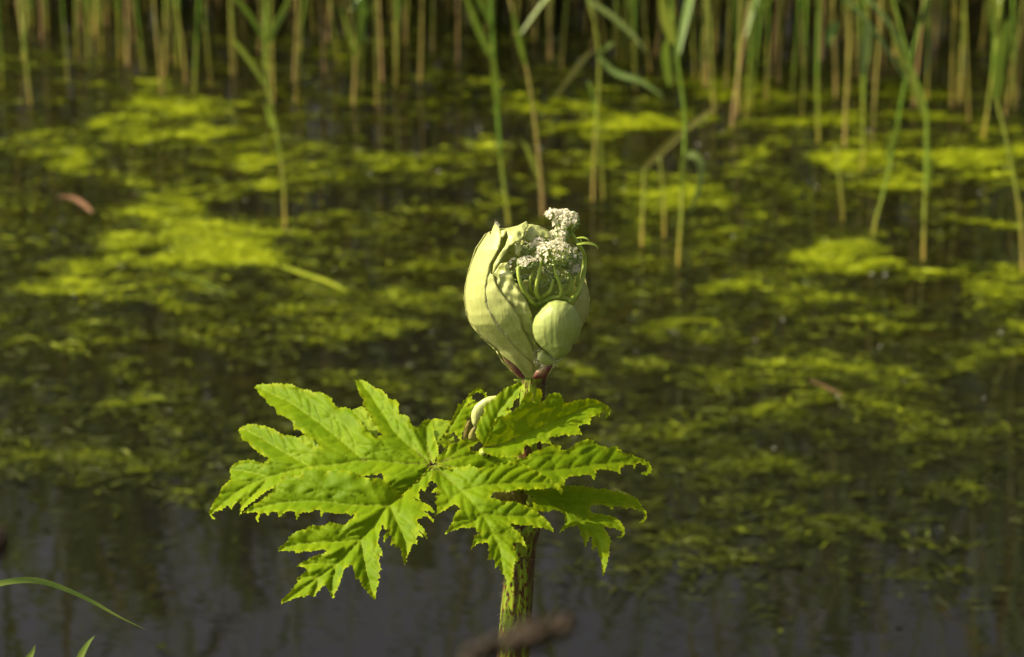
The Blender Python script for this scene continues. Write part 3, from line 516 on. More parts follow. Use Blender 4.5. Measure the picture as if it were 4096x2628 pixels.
# round unopened bud at the front with its hairy stalk end
rb = puff('round_bud', ZU((900,810),(980,820),(1050,868),(1095,950),(1110,1030),(1085,1110),(1034,1170),(1015,1230),(965,1270),(920,1286),(880,1270),(830,1230),(785,1195),(735,1140),(710,1080),(703,1010),(730,940),(780,880),(840,825)), YS-0.040, M['sheath_pale'], head, seed=61, kd=0.95,
     ridges=[(ZU((850,835),(795,950),(800,1100),(850,1240)), 2.5, 4), (ZU((880,820),(850,960),(850,1120),(880,1250)), 1.4, 3), (ZU((910,815),(915,980),(905,1130),(905,1260)), 1.6, 3), (ZU((950,822),(985,950),(970,1110),(930,1260)), 1.5, 3), (ZU((1000,845),(1050,960),(1030,1100),(960,1240)), 1.4, 3), (ZU((800,870),(745,980),(755,1090),(800,1190)), 1.4, 3), (ZU((860,1200),(940,1190),(1025,1150)), 5, 9), (ZU((880,1250),(900,1215),(960,1200)), -4, 6)])
puff('bud_stalk', ZU((750,1240),(790,1212),(850,1255),(895,1300),(960,1275),(955,1300),(900,1330),(850,1338),(780,1326),(745,1292)), YS-0.030, M['sheath_pale'], rb, seed=62, kd=0.9)
puff('bract', ZU((458,1250),(500,1285),(560,1330),(610,1380),(655,1445),(600,1440),(530,1375),(480,1310)), YS-0.030, M['bract'], head, seed=63, kd=0.4)
puff('bract', ZU((714,1432),(735,1388),(790,1352),(872,1334),(850,1390),(820,1442),(765,1452),(725,1450)), YS-0.024, M['bract'], head, seed=64, kd=0.5)
# flower stalks
def inner(pts, frac):
    V = np.array(ZU(*pts)); return push(at_y(V, YS), (ovoid(V)*np.asarray(frac))*PXM)
def pedicel(pts, r, frac):
    P = smoothpath(inner(pts, frac), 20); return tube('pedicel', P, np.linspace(r*1.2, r*0.9, 20)*PXM/2.026*1.0, M['pedicel'], head, 10)
for pts, r, fr in (
    (((745,865),(680,800),(620,690),(594,590),(602,480)), 17, (.62,.82,.92,.92,.80)), (((765,805),(738,740),(752,640),(770,560),(778,470)), 15, (.70,.86,.92,.90,.80)),
    (((722,775),(692,720),(690,660),(716,575)), 14, (.62,.72,.78,.76)), (((790,785),(850,740),(882,640)), 14, (.66,.80,.80)), (((930,790),(942,720),(902,600),(872,500)), 15, (.80,.92,.92,.84)),
    (((940,790),(1010,735),(1024,650),(1000,590)), 15, (.60,.72,.74,.66)), (((1000,830),(1072,760),(1112,650),(1132,520),(1118,420),(1062,330),(1020,255)), 18, (.86,.90,.80,.60,.55,.60,.62)),
    (((745,850),(860,795),(940,790),(1010,812)), 20, (.60,.70,.78,.82)), (((1060,700),(1085,600),(1095,500),(1060,420)), 13, (.5,.5,.45,.4)), (((1010,560),(1030,480),(1000,380)), 12, (.6,.6,.55)), (((850,690),(800,650),(750,640),(700,650)), 13, (.55,.6,.6,.55)), (((900,760),(980,700),(975,640)), 12, (.5,.58,.55))):
    pedicel(pts, r, fr)
# flower clusters: white crumpled florets over green buds
def ico(c, r, V, Fc):
    t = (1+5**.5)/2; vs = np.array([(-1,t,0),(1,t,0),(-1,-t,0),(1,-t,0),(0,-1,t),(0,1,t),(0,-1,-t),(0,1,-t),(t,0,-1),(t,0,1),(-t,0,-1),(-t,0,1)])/math.sqrt(1+t*t)
    fs = [(0,11,5),(0,5,1),(0,1,7),(0,7,10),(0,10,11),(1,5,9),(5,11,4),(11,10,2),(10,7,6),(7,1,8),(3,9,4),(3,4,2),(3,2,6),(3,6,8),(3,8,9),(4,9,5),(2,4,11),(6,2,10),(8,6,7),(9,8,1)]
    k = len(V); sq = np.array([rng.uniform(.8, 1.15) for _ in range(3)]); V += [np.asarray(c)+v*r*sq for v in vs]; Fc += [tuple(i+k for i in f) for f in fs]
def floret(c, nrm, size, V, Fc):
    nrm = nrm/np.linalg.norm(nrm); a = np.cross(nrm, rng.normal(size=3)); a /= np.linalg.norm(a); b = np.cross(nrm, a); np_ = 5; ph = rng.uniform(0, 6.3)
    for i in range(np_):
        th = ph+2*math.pi*i/np_+rng.uniform(-.25, .25); d = math.cos(th)*a+math.sin(th)*b; sdv = np.cross(nrm, d); L = size*rng.uniform(.6, 1.35); wd = size*rng.uniform(.35, .6); cup = rng.uniform(0.1, 1.0)
        k = len(V)
        V += [c, c+d*L*.55+sdv*wd+nrm*L*.25*cup, c+d*L*.55-sdv*wd+nrm*L*.25*cup, c+d*L*.98+sdv*wd*.55+nrm*L*cup*.8, c+d*L*.98-sdv*wd*.55+nrm*L*cup*.75, c+d*L*.75+nrm*L*.15]
        Fc += [(k, k+1, k+5), (k, k+5, k+2), (k+1, k+3, k+5), (k+5, k+4, k+2), (k+5, k+3, k+4)]
def cluster(cx, cy, rx, ry, frac, nfl, nbd, whites=1.0, up=(0, 0, 1), cut=0.0, fs=13, bs=10):
    c = inner([(cx, cy)], [frac])[0]; s = PXM/2.026; V = []; Fc = []; V2 = []; F2 = []
    up = np.array(up, float); up /= np.linalg.norm(up)
    nfl = int(nfl*1.7); root_ = c-np.array([0, 0, ry*s*1.05]); V3_ = []; F3_ = []
    for i in range(nfl+nbd):
        v = rng.normal(size=3); v /= np.linalg.norm(v)
        h = v@up; white = i < nfl
        if white and h < cut: v = v-2*(h-cut)*up if h < cut else v; v /= np.linalg.norm(v)
        if not white and h > 0.35: v = v-1.3*h*up; v /= np.linalg.norm(v)
        p = c+np.array([v[0]*rx, v[1]*rx*0.8, v[2]*ry])*s*rng.uniform(.82, 1.05)
        if white: floret(p, v+0.5*up+rng.normal(size=3)*.25, fs*s*rng.uniform(.75, 1.3), V, Fc)
        else: ico(p, bs*s*rng.uniform(.7, 1.25), V2, F2)
        if nfl > 40 and i % 3 == 0:
            v_, f_ = tube_geo([root_, (root_+p)/2+(p-c)*.15, p], [2.6*s, 2.2*s, 1.8*s], 4, True, len(V3_)); V3_ += v_; F3_ += f_
    o = link('flower_cluster', mesh('flower_cluster', V2, F2), M['budlet'], head); o['kind'] = 'stuff'
    if V3_:
        q = link('ray_stalks', mesh('ray_stalks', V3_, F3_), M['pedicel'], o); q['kind'] = 'stuff'
    if V:
        q = link('white_florets', mesh('white_florets', V, Fc, False), M['petal'], o); q['kind'] = 'stuff'
    return o
cluster(880, 440, 150, 105, .82, 95, 150, up=(-.25, -.3, 1), cut=.15)
cluster(745, 360, 55, 50, .66, 26, 20, up=(-.3, -.2, 1), fs=15)
cluster(670, 510, 78, 52, .84, 42, 80, up=(-.2, -.2, 1), cut=.2)
cluster(985, 175, 105, 98, .62, 90, 110, up=(-.55, -.1, .9), cut=-.1)
cluster(880, 118, 62, 40, .58, 30, 10, up=(-.5, -.2, 1), fs=15)
cluster(925, 295, 80, 62, .60, 50, 40, up=(-.6, -.3, .6), cut=-.2)
cluster(1035, 560, 52, 55, .62, 26, 55, up=(.2, -.5, .8))
cluster(840, 545, 55, 62, .66, 22, 60, up=(-.2, -.5, .8))
cluster(555, 535, 55, 70, .70, 8, 90, up=(-.3, -.4, .8))
cluster(980, 480, 80, 70, .58, 30, 90, up=(.1, -.4, 1))
cluster(640, 400, 60, 60, .45, 6, 70, up=(0, 0, 1)); cluster(600, 610, 70, 60, .55, 4, 100); cluster(780, 640, 100, 70, .45, 4, 130); cluster(950, 620, 90, 60, .42, 6, 120); cluster(1060, 470, 45, 90, .42, 8, 80); cluster(800, 350, 90, 50, .3, 10, 60)
# curled green bract at the side of the top cluster
def ribbon(name, P, Wd, side, mat, parent, cup=0.15):
    V = []; Fc = []; n = len(P)
    T = np.gradient(P, axis=0)
    for i in range(n):
        t = T[i]/(np.linalg.norm(T[i])+1e-12); s = np.cross(t, side); s /= np.linalg.norm(s)+1e-12; nn = np.cross(s, t)
        for k in (-1, 0, 1): V.append(P[i]+s*k*Wd[i]+nn*(abs(k)*Wd[i]*cup))
    for i in range(n-1):
        for k in range(2): a = i*3+k; Fc.append((a, a+1, a+4, a+3))
    return link(name, mesh(name, V, Fc), mat, parent)
for pts, wd in ((((1060,240),(1110,236),(1150,250),(1158,272)), 9), (((1062,292),(1120,282),(1180,286),(1220,305),(1235,332)), 12), (((1085,235),(1095,262),(1102,300)), 6)):
    P = smoothpath(inner(pts, [0.0]*len(pts)), 16)-np.array([0, 0.025, 0]); Wd = wd*PXM/2.026*np.sin(np.linspace(.5, math.pi-.05, 16))
    ribbon('curled_bract', P, Wd, np.array([0, -.5, .8]), M['leaf_g'] if 'leaf_g' in M else M['pedicel'], head)
# hairs
def hairs(name, spots, parent, n, length, r, spread=0.6):
    V = []; Fc = []
    for i in range(n):
        p, d = spots(i); d = d+rng.normal(size=3)*spread; d /= np.linalg.norm(d); L = length*rng.uniform(.4, 1.3)
        P = [p, p+d*L*.5, p+d*L+np.array([0, 0, -.2*L])]; v, f = tube_geo(P, [r, r*.8, r*.25], 3, True, len(V)); V += v; Fc += f
    o = link(name, mesh(name, V, Fc), M['hair'], parent); o['kind'] = 'stuff'; return o
edge_px = np.array(ZU((345,600),(327,700),(332,830),(352,890),(392,960),(422,1020),(482,1090),(545,1165)))
eP = push(at_y(smoothpath(edge_px, 60), YS), (ovoid(smoothpath(edge_px, 60))+5)*PXM)
hairs('sheath_hairs', lambda i: (eP[rng.integers(0, 60)], np.array([.7, -.4, .1])), s1, 90, .0026, .00006)
tip = np.array(ZU((400,192),(418,205),(438,226))); tP = push(at_y(smoothpath(tip, 20), YS), (ovoid(smoothpath(tip, 20))+4)*PXM)
hairs('tip_hairs', lambda i: (tP[rng.integers(0, 20)], np.array([.15, 0, 1])), s1, 30, .0042, .00012, .35)
def stem_spot(i):
    z = rng.uniform(base[2]-.02, topc[2]); th = rng.uniform(0, 6.3); t = (z-base[2])/(topc[2]-base[2]); r = 0.0141+(0.0100-0.0141)*t; d = np.array([math.cos(th), math.sin(th), 0]); return base+dirn*(z-base[2])+d*r, d
hairs('stem_hairs', stem_spot, stem, 300, .0045, .00007)
bsp = np.array(ZU((760,1230),(800,1225),(860,1260),(900,1320),(800,1330),(750,1300),(950,1285)))
bP = push(at_y(bsp, YS-.030), 20*PXM)
hairs('bud_hairs', lambda i: (bP[rng.integers(0, len(bP))]+rng.normal(size=3)*.002, np.array([-.2, -.6, .3])), rb, 140, .0035, .00008)

# ================================================================== reeds
def leaf_strip(P, Wd, droop_side):
    V = []; Fc = []; T = np.gradient(P, axis=0)
    for i in range(len(P)):
        t = T[i]/(np.linalg.norm(T[i])+1e-12); s = np.cross(t, droop_side); s /= np.linalg.norm(s)+1e-12; nn = np.cross(s, t)
        for k in (-1, 0, 1): V.append(P[i]+s*k*Wd[i]+nn*abs(k)*Wd[i]*.25)
    for i in range(len(P)-1):
        for k in range(2): a = i*3+k; Fc.append((a, a+1, a+4, a+3))
    return V, Fc
def reed_shapes(seed):
    r = np.random.default_rng(seed); H = r.uniform(1.55, 2.15); lean = r.uniform(-.10, .10, 2); bend = r.uniform(-.12, .12, 2)
    zs = np.linspace(-.25, H, 14); P = np.array([[lean[0]*z+bend[0]*(z/H)**2*max(z, 0), lean[1]*z+bend[1]*(z/H)**2*max(z, 0), z] for z in zs])
    st = tube_geo(P, np.interp(zs, [0, H], [.0036, .0018])*r.uniform(.75, 1.2), 7); lv = []
    nl = r.integers(7, 12)
    for i in range(nl):
        z0 = r.uniform(.14, .97)**0.8*H; k = np.array([np.interp(z0, zs, P[:, c]) for c in range(3)]); az = r.uniform(0, 6.3); L = r.uniform(.28, .55); up = r.uniform(.5, 1.3)
        t = np.linspace(0, 1, 9); d = np.array([math.cos(az), math.sin(az), 0]); drop = r.uniform(.1, .55)
        Q = k+np.outer(t*L*.75, d)+np.outer((up*t-drop*1.4*t*t)*L, [0, 0, 1]); Wd = .0085*r.uniform(.7, 1.3)*np.clip(np.sin(np.linspace(.35, math.pi, 9))**.7, .02, 1)
        lv.append(leaf_strip(Q, Wd, np.cross(d, [0, 0, 1])+np.array([0, 0, .01])) if False else leaf_strip(Q, Wd, np.array([0, 0, 1.0])))
    return st, lv
REEDS = []
for s in range(8):
    st, lv = reed_shapes(100+s)
    REEDS.append((mesh('reed_stem', *st), [mesh('reed_leaf', *l) for l in lv]))
for st, lv in REEDS:
    st.materials.append(M['reed'])
    for l in lv: l.materials.append(M['reed_leaf'])
def place_reed(x, y, rz, sc_, kind, label, group):
    root = empty('reed', (x, y, 0), label, 'reed', group); root.rotation_euler = (0, 0, rz); root.scale = (1, 1, sc_)
    st, lv = REEDS[kind]
    for nm, me in [('stem', st)]+[('leaf', l) for l in lv]:
        o = bpy.data.objects.new(nm, me); C.objects.link(o); o.parent = root
    return root
r2 = np.random.default_rng(5)
GB = 'reeds in the dense back stand'
cnt = 0
def tall_shapes(seed):
    r = np.random.default_rng(seed); H = 2.0; zs = np.linspace(-.25, H, 14); P = np.array([[.03*math.sin(z*1.3+seed), .02*math.sin(z*2+seed), z] for z in zs]); st = tube_geo(P, np.interp(zs, [0, H], [.0048, .003]), 7); lv = []
    for i in range(26):
        z0 = H*r.uniform(.5, 1.0); k = np.array([np.interp(z0, zs, P[:, c]) for c in range(3)]); az = r.uniform(0, 6.3); L = r.uniform(.15, .34); t = np.linspace(0, 1, 8); d = np.array([math.cos(az), math.sin(az), 0])
        lv.append(leaf_strip(k+np.outer(t*L*.45, d)+np.outer((r.uniform(.5, 1.1)*t-.8*t*t)*L, [0, 0, 1]), .024*np.clip(np.sin(np.linspace(.35, math.pi, 8)), .03, 1), np.array([0, 0, 1.0])))
    return st, lv
for s_ in range(3):
    st, lv = tall_shapes(s_); REEDS.append((mesh('reed_stem', *st), [mesh('reed_leaf', *l) for l in lv])); REEDS[-1][0].materials.append(M['reed'])
    for l in REEDS[-1][1]: l.materials.append(M['reed_leaf'])
for tx, ty in ((205,1440),(215,1400),(300,1420),(335,1470),(368,1455),(585,1400),(590,1340),(1000,1330),(1235,1290),(1500,1400),(1520,1340),(1640,1290),(1860,1450),(1990,1500),(1975,1440),(2200,1400),(2330,1535),(2372,1540),(2385,1480),(2100,1330),(80,1240),(700,1250)):
    yy = r2.uniform(8.9, 9.6); p = at_y([disp(tx, ty)], yy)[0]
    for dd_ in (-.02, .025): place_reed(p[0]+dd_, yy+dd_, r2.uniform(0, 6.3), -p[2]/2.0, 8+r2.integers(0, 3), 'slender reed among the dense stand along the far edge of the pond', GB)
for i in range(3000):
    if cnt >= 222: break
    x = r2.uniform(-1.75, 1.75); y = 7.15+2.4*r2.beta(1.6, 1.1)
    edge = 7.75-0.42*max(0, x)+0.12*math.sin(x*5)+0.2*math.sin(x*2.1+1)
    if x < -1.0: edge += .25
    if -.35 < x < .35: edge += .35
    if y < edge: continue
    place_reed(x, y, r2.uniform(0, 6.3), r2.uniform(.8, 1.08), r2.integers(0, 8), 'slender reed among the dense stand along the far edge of the pond', GB); cnt += 1
# the rest of the stand, deeper in, reads as one mass
Vm = []; Fm = []; Vl = []; Fl = []
for i in range(2000):
    st, lv = reed_shapes(3000+i % 37) if i < 37 else (None, None)
    if i < 37:
        if i == 0: pool = []
        pool.append((np.array(st[0]), st[1], [(np.array(v), f) for v, f in lv]))
    a = pool[i % len(pool)]; th = r2.uniform(0, 6.3); Rm = np.array([[math.cos(th), -math.sin(th), 0], [math.sin(th), math.cos(th), 0], [0, 0, 1]]); off = np.array([r2.uniform(-5.5, 5.5), 9.0+2.9*r2.uniform()**1.1, 0])
    if abs(off[0]) < 1.75 and off[1] < 9.35: off[1] += .6
    Rm = np.diag([1, 1, 1.02])@Rm; k = len(Vm); Vm += list(a[0]@Rm.T+off); Fm += [tuple(q+k for q in f) for f in a[1]]
    for v, f in a[2]:
        k = len(Vl); Vl += list(v@Rm.T+off); Fl += [tuple(q+k for q in g) for g in f]
tag(link('reed_mass', mesh('reed_mass', Vm, Fm), M['reed']), 'dark mass of reeds behind the front reed stand', 'reeds', kind='stuff')
tag(link('reed_mass_leaves', mesh('reed_mass_leaves', Vl, Fl), M['reed_leaf']), 'tangled leaves of the far dark reed mass', 'reeds', kind='stuff')

V = []; Fc = []
for i in range(9000):
    x = r2.uniform(-7, 7); y = 10.6+2.6*r2.uniform(); H = r2.uniform(.4, 1.6); az = r2.uniform(0, 6.3); k = len(V); wd = r2.uniform(.006, .014); dx, dy = math.cos(az), math.sin(az); ln = r2.uniform(.05, .35)*H
    for t in (0, .5, 1):
        c = np.array([x+dx*ln*t*t, y+dy*ln*t*t, H*(t-.12*t*t)-.05]); s_ = np.array([-dy, dx, 0])*wd*(1-.85*t); V += [c-s_, c+s_]
    Fc += [(k, k+1, k+3, k+2), (k+2, k+3, k+5, k+4)]
tag(link('bank_sedge', mesh('bank_sedge', V, Fc), M['sedge']), 'dense dark sedge filling the far bank behind the reeds', 'sedge', kind='stuff')
# reeds that stand out one by one: (path in whole-picture coordinates from foot upwards, radius mm, label, leaves)
def lone_reed(path, rad, label, leaves=(), extra=0.9):
    P2 = np.array([disp(*p) for p in path]); foot3 = at_z(P2[:1])[0]; y = foot3[1]
    P = at_y(P2, y+np.linspace(0, .02, len(P2))); P[0] = foot3
    d = P[-1]-P[-2]; d /= np.linalg.norm(d)
    if extra: P = np.concatenate([P, [P[-1]+d*extra*.5, P[-1]+d*extra+np.array([.03, .0, -.02])]])
    P = np.concatenate([[P[0]-np.array([0, 0, .2])], P])
    root = empty('reed', tuple(foot3), label, 'reed', 'reeds standing singly in the algae')
    Q = smoothpath(P, 26)-foot3; V, Fc = tube_geo(Q, np.linspace(rad, rad*.55, 26)*.85/1000, 8)
    o = bpy.data.objects.new('stem', mesh('stem', V, Fc)); o.data.materials.append(M['reed']); C.objects.link(o); o.parent = root
    for lp, wd in leaves:
        L2 = np.array([disp(*p) for p in lp]); Lp = smoothpath(at_y(L2, y-np.linspace(.0, .06, len(L2))), 14)-foot3
        Wd = .72*wd/1000*np.clip(np.sin(np.linspace(.45, math.pi, 14))**.7, .03, 1)
        V, Fc = leaf_strip(Lp, Wd, np.array([0.25, -1, .35])); o = bpy.data.objects.new('leaf', mesh('leaf', V, Fc)); o.data.materials.append(M['reed_leaf']); C.objects.link(o); o.parent = root
    if extra:                                        # leaves above the picture, seen only mirrored in the water
        for q in range(4):
            b = Q[-1-q*3]; az = r2.uniform(0, 6.3); t = np.linspace(0, 1, 8); dd = np.array([math.cos(az), math.sin(az), 0]); LL = r2.uniform(.25, .45)
            V, Fc = leaf_strip(b+np.outer(t*LL*.7, dd)+np.outer((t*.9-.35*t*t)*LL, [0, 0, 1]), .010*np.clip(np.sin(np.linspace(.4, math.pi, 8)), .03, 1), np.array([0, 0, 1.0]))
            o = bpy.data.objects.new('leaf', mesh('leaf', V, Fc)); o.data.materials.append(M['reed_leaf']); C.objects.link(o); o.parent = root
    return root
LONE = [
 ([(669,538),(664,420),(650,320),(628,200),(620,110),(622,0)], 4.4, 'lone reed with a brown lower end, just beyond the fallen yellow-green blade', [([(622,200),(590,150),(560,110),(538,85)], 9), ([(622,110),(640,70),(668,20),(680,-20)], 12), ([(640,300),(630,270),(618,240)], 7)]),
 ([(1193,528),(1178,400),(1166,260),(1158,120),(1150,0)], 5.6, 'thick green reed just above the pointed sheath tip of the bud', [([(1160,150),(1130,90),(1105,30),(1085,-30)], 12), ([(1166,240),(1160,190),(1156,120)], 12)]),
 ([(1272,505),(1264,380),(1248,240),(1228,130),(1195,0)], 4.6, 'leaning green reed rising straight behind the top white flower cluster', [([(1230,150),(1215,90),(1200,20)], 10), ([(1262,420),(1240,360),(1216,320)], 8)]),
 ([(1390,472),(1395,330),(1405,170),(1395,60),(1378,-10)], 4.2, 'green reed with crossing leaf blades, beside the top flower cluster', [([(1398,130),(1420,110),(1440,98)], 9), ([(1402,130),(1440,170),(1500,190),(1560,230)], 10), ([(1385,120),(1350,160),(1300,230)], 9), ([(1378,0),(1430,35),(1480,80),(1520,130)], 10)]),
 ([(1414,468),(1408,350),(1392,240),(1380,190)], 3.6, 'short pale reed touching the green reed with crossing leaves', [], 0),
 ([(1505,580),(1508,470),(1510,390)], 5.0, 'broken reed stump carrying one long slanting yellow-green leaf', [([(1508,395),(1560,345),(1620,290),(1692,242)], 12)], 0),
 ([(1557,558),(1556,460),(1546,370)], 4.2, 'short stub between the slanting-leaf reed and the looped-leaf reed', [], 0),
 ([(1590,625),(1598,500),(1600,420),(1606,280),(1590,150),(1575,0)], 5.2, 'reed with an orange foot and one leaf bent into a loop', [([(1598,440),(1600,380),(1618,360),(1640,378),(1642,420),(1628,470),(1612,505)], 11), ([(1578,100),(1560,40),(1545,-20)], 20), ([(1570,200),(1560,130),(1562,90)], 15)]),
 ([(1655,208),(1656,110),(1655,10)], 5.0, 'yellowish reed standing alone above the looped leaf', []),
 ([(1760,256),(1770,150),(1780,60),(1785,0)], 4.8, 'pale tan reed beside the yellowish one, foot in bright algae', [([(1730,80),(1760,30),(1795,-20)], 13)]),
 ([(1796,240),(1798,170),(1800,80)], 4.2, 'tan reed with a sunlit foot next to the pale tan one', []),
 ([(1716,300),(1722,230),(1735,150)], 3.8, 'thin dull reed just before the pale tan reed', []),
 ([(1919,335),(1916,200),(1918,90),(1922,0)], 5.0, 'orange-footed reed, straightest of those before the back stand', []),
 ([(1980,345),(1982,260),(1990,130),(1992,0)], 4.4, 'olive reed next to the orange-footed straight reed', []),
 ([(2022,400),(2024,250),(2028,120),(2030,0)], 4.0, 'blue-green reed with a hanging broad leaf', [([(2030,60),(2026,120),(2020,180)], 20), ([(1960,50),(1945,80),(1940,110)], 16)]),
 ([(1976,520),(1968,430),(1960,345)], 4.6, 'cut yellow reed stub leaning over dark water', [], 0),
 ([(2048,550),(2066,470),(2088,380),(2102,300),(2120,200),(2150,80)], 4.4, 'reed slanting up from dark water with a green sheath halfway', [([(2080,370),(2095,320),(2108,280)], 13)]),
 ([(2165,608),(2168,480),(2172,360),(2170,250),(2135,150),(2100,20)], 5.0, 'reed with a reddish foot, nearest the bright algae patch', [([(2165,270),(2140,200),(2110,130),(2085,60)], 12), ([(2168,470),(2178,400),(2176,340)], 9)]),
 ([(2398,640),(2388,480),(2360,330),(2335,220),(2335,100),(2345,20)], 4.6, 'leaning reed at the edge with one broad light-green leaf', [([(2335,225),(2340,150),(2352,90),(2372,30)], 22)]),
 ([(2306,325),(2316,250),(2330,120),(2320,0)], 5.0, 'brown reed just beside the broad light-green leaf', []),
 ([(2250,245),(2254,140),(2262,0)], 7.0, 'thickest tan reed of the far stand, in front of a dark gap', []),
 ([(436,196),(428,110),(412,0)], 4.8, 'green-topped reed with a brown foot, leaning at the end of the back stand', []),
 ([(829,248),(832,170),(830,90),(815,0)], 4.2, 'reed with a pale knot low down, ahead of the back stand', [([(830,130),(815,70),(795,10)], 9), ([(832,120),(850,60),(872,0)], 10)]),
 ([(896,190),(892,100),(888,0)], 5.6, 'orange-brown thick reed beside a bright green one', []),
 ([(928,202),(930,100),(932,0)], 4.6, 'bright green reed between two brown ones', [([(932,60),(940,10),(950,-30)], 9)]),
 ([(985,198),(988,100),(990,0)], 4.4, 'yellow-green reed, outermost of the cluster left of the dark gap', []),
 ([(760,172),(756,90),(750,0)], 4.4, 'thin tan reed before the cluster of brown reeds', []),
 ([(300,152),(298,60),(295,0)], 4.6, 'brown reed rising from shadowed algae at the end of the stand', []),
 ([(240,124),(234,50),(228,0)], 4.4, 'olive reed, next along from the brown reed in shadowed algae', []),
 ([(60,128),(50,60),(40,0)], 5.0, 'outermost brown reed of the back stand, foot in shade', []),
]
for L in LONE:
    path, rad, lab = L[0], L[1], L[2]; lv = L[3] if len(L) > 3 else (); ex = L[4] if len(L) > 4 else 0.9
    lone_reed(path, rad, lab, lv, ex)

# ================================================================== algae, glint beads, floating bits
PATCH = [(1200,350,1500,260,.24),(1750,850,800,300,.26),(400,760,700,260,.26),(1950,1240,650,150,.24),(300,1090,500,120,.18),
   # whole-picture coordinates: x, y, half width, half height, strength
 (430,225,260,55,.8),(500,310,190,26,1),(230,300,120,30,.7),(80,385,110,45,.8),(450,480,190,50,.9),(300,590,120,50,1),(480,580,200,70,.8),(120,665,130,38,1),(620,460,120,40,.5),(860,330,120,20,.5),(760,400,90,20,.4),(1010,280,90,30,.9),(1120,345,170,40,.8),(1250,430,120,40,.8),(1060,400,180,30,.6),(1350,290,120,60,.7),(1480,290,160,60,.8),(1700,330,160,60,.7),(1640,230,200,30,.5),(1950,300,180,50,.7),(2050,390,200,35,.8),(2300,400,170,70,1),(2200,470,220,40,.7),(2330,520,120,40,.7),(2010,605,150,32,1),(2180,640,200,40,.8),(2330,680,110,70,.7),(1690,690,120,40,.6),(1900,690,160,30,.5),(2080,740,120,40,.5),(1750,560,140,40,.35),(1500,760,140,40,.4),(1860,860,300,60,.4),(2150,900,240,60,.45),(1700,930,260,50,.4),(2000,1010,320,50,.4),(1750,1050,200,40,.4),(2200,1130,200,60,.3),(1900,1130,260,40,.3),(1650,1000,150,60,.4),(450,720,300,40,.4),(250,800,260,40,.3),(700,700,160,40,.4),(900,600,200,60,.35),(800,780,250,60,.35),(300,940,120,30,.45),(900,880,250,50,.3),(150,1100,320,70,.17),(350,1120,320,60,.16),(550,920,300,60,.2),(1400,880,160,50,.3),(1450,480,160,60,.4),(200,130,260,40,.3),(600,140,240,30,.3),(1400,150,300,30,.2),(2000,200,300,30,.4),(1150,170,160,30,.25),(1600,450,160,60,.35),(2350,850,120,60,.4),(1800,1250,260,50,.15),(2150,1280,200,30,.15),(420,1525,25,6,.5),(700,560,160,60,.4),(950,500,200,60,.3),(980,720,200,40,.3)]
def density(p):
    d = np.zeros(len(p))
    for x, y, a, b, s in PATCH:
        s = min(1, s*(1.3 if y < 480 and x > 900 else 1.08 if y < 480 else 1)); d = np.maximum(d, s*np.exp(-(((p[:, 0]-x)/a)**2+((p[:, 1]-y)/b)**2)**1.3))
    return d
r3 = np.random.default_rng(21)
def vnoise(P, sc_, seed):
    L = np.random.default_rng(seed).uniform(-1, 1, (256, 256)); Q = P/sc_; I = np.floor(Q).astype(int); f = Q-I; f = f*f*(3-2*f)
    g = lambda a, b: L[(I[:, 0]+a) % 256, (I[:, 1]+b) % 256]
    return (g(0, 0)*(1-f[:, 0])+g(1, 0)*f[:, 0])*(1-f[:, 1])+(g(0, 1)*(1-f[:, 0])+g(1, 1)*f[:, 0])*f[:, 1]
def fbm(P, sc_, seed, oct_=5, gain=.6):
    a = 1.0; v = 0; t = 0
    c_, s_ = math.cos(.6), math.sin(.6); Rr = np.array([[c_, -s_], [s_, c_]])
    for k in range(oct_): v = v+a*vnoise(P, sc_/2**k, seed+k); t += a; a *= gain; P = P@Rr
    return v/t*1.9
NC = 900000
cand = np.stack([r3.uniform(-250, 2650, NC), r3.uniform(-70, 1560, NC)], 1)
W0 = at_z(cand*(4096/2400.0)); dn = density(cand+np.stack([90*fbm(W0[:, :2], .6, 81, 4), 34*fbm(W0[:, :2], .45, 91, 4)], 1))
wp = W0[:, :2]+.10*np.stack([fbm(W0[:, :2], .3, 51, 3), fbm(W0[:, :2], .3, 61, 3)], 1)
fn = fbm(wp*[.65, 1.1], .085, 171, 4, .7); nz = .75*fbm(wp*[.75, 1.15], .42, 71, 4, .7)+.75*fn
core = np.clip(dn*(0.80+1.25*nz), 0, 1.05)
prob = core**1.25*np.clip(W0[:, 1]/6.0, .4, 1.6)*.75+0.03*np.clip(.5+nz, 0, 1.5)*np.clip((1330-cand[:, 1])/500, 0, 1)
keep = (r3.uniform(size=NC) < prob) & (W0[:, 1] < 12)
Wk = W0[keep]; dk = dn[keep]; ck = core[keep]; fk = fn[keep]; qk = nz[keep]; K = len(Wk)
strand = r3.uniform(size=K) < .55
Ls = np.where(strand, r3.uniform(.012, .055, K), r3.uniform(.004, .012, K)); Ws = np.where(strand, r3.uniform(.0008, .0028, K), Ls*r3.uniform(.25, .5, K))
th = np.where(r3.uniform(size=K) < .7, r3.normal(0, .45, K), r3.uniform(0, 6.3, K)); cv = r3.normal(0, .5, K); tlt = r3.normal(0, .12, K); rol = r3.normal(0, .35, K)
z0 = .002+np.abs(r3.normal(0, .003, K))*(.3+dk); hump = r3.uniform(0, .12, K)
tn = np.clip(.10+.70*ck+.28*fk+r3.normal(0, .20, K), 0, 1)*np.interp(Wk[:, 1], [4.6, 5.2, 6.2, 8], [.62, .72, 1, 1])
NS = 4; Vs = np.zeros((K, NS, 2, 3)); T_ = np.zeros((K, NS, 2))
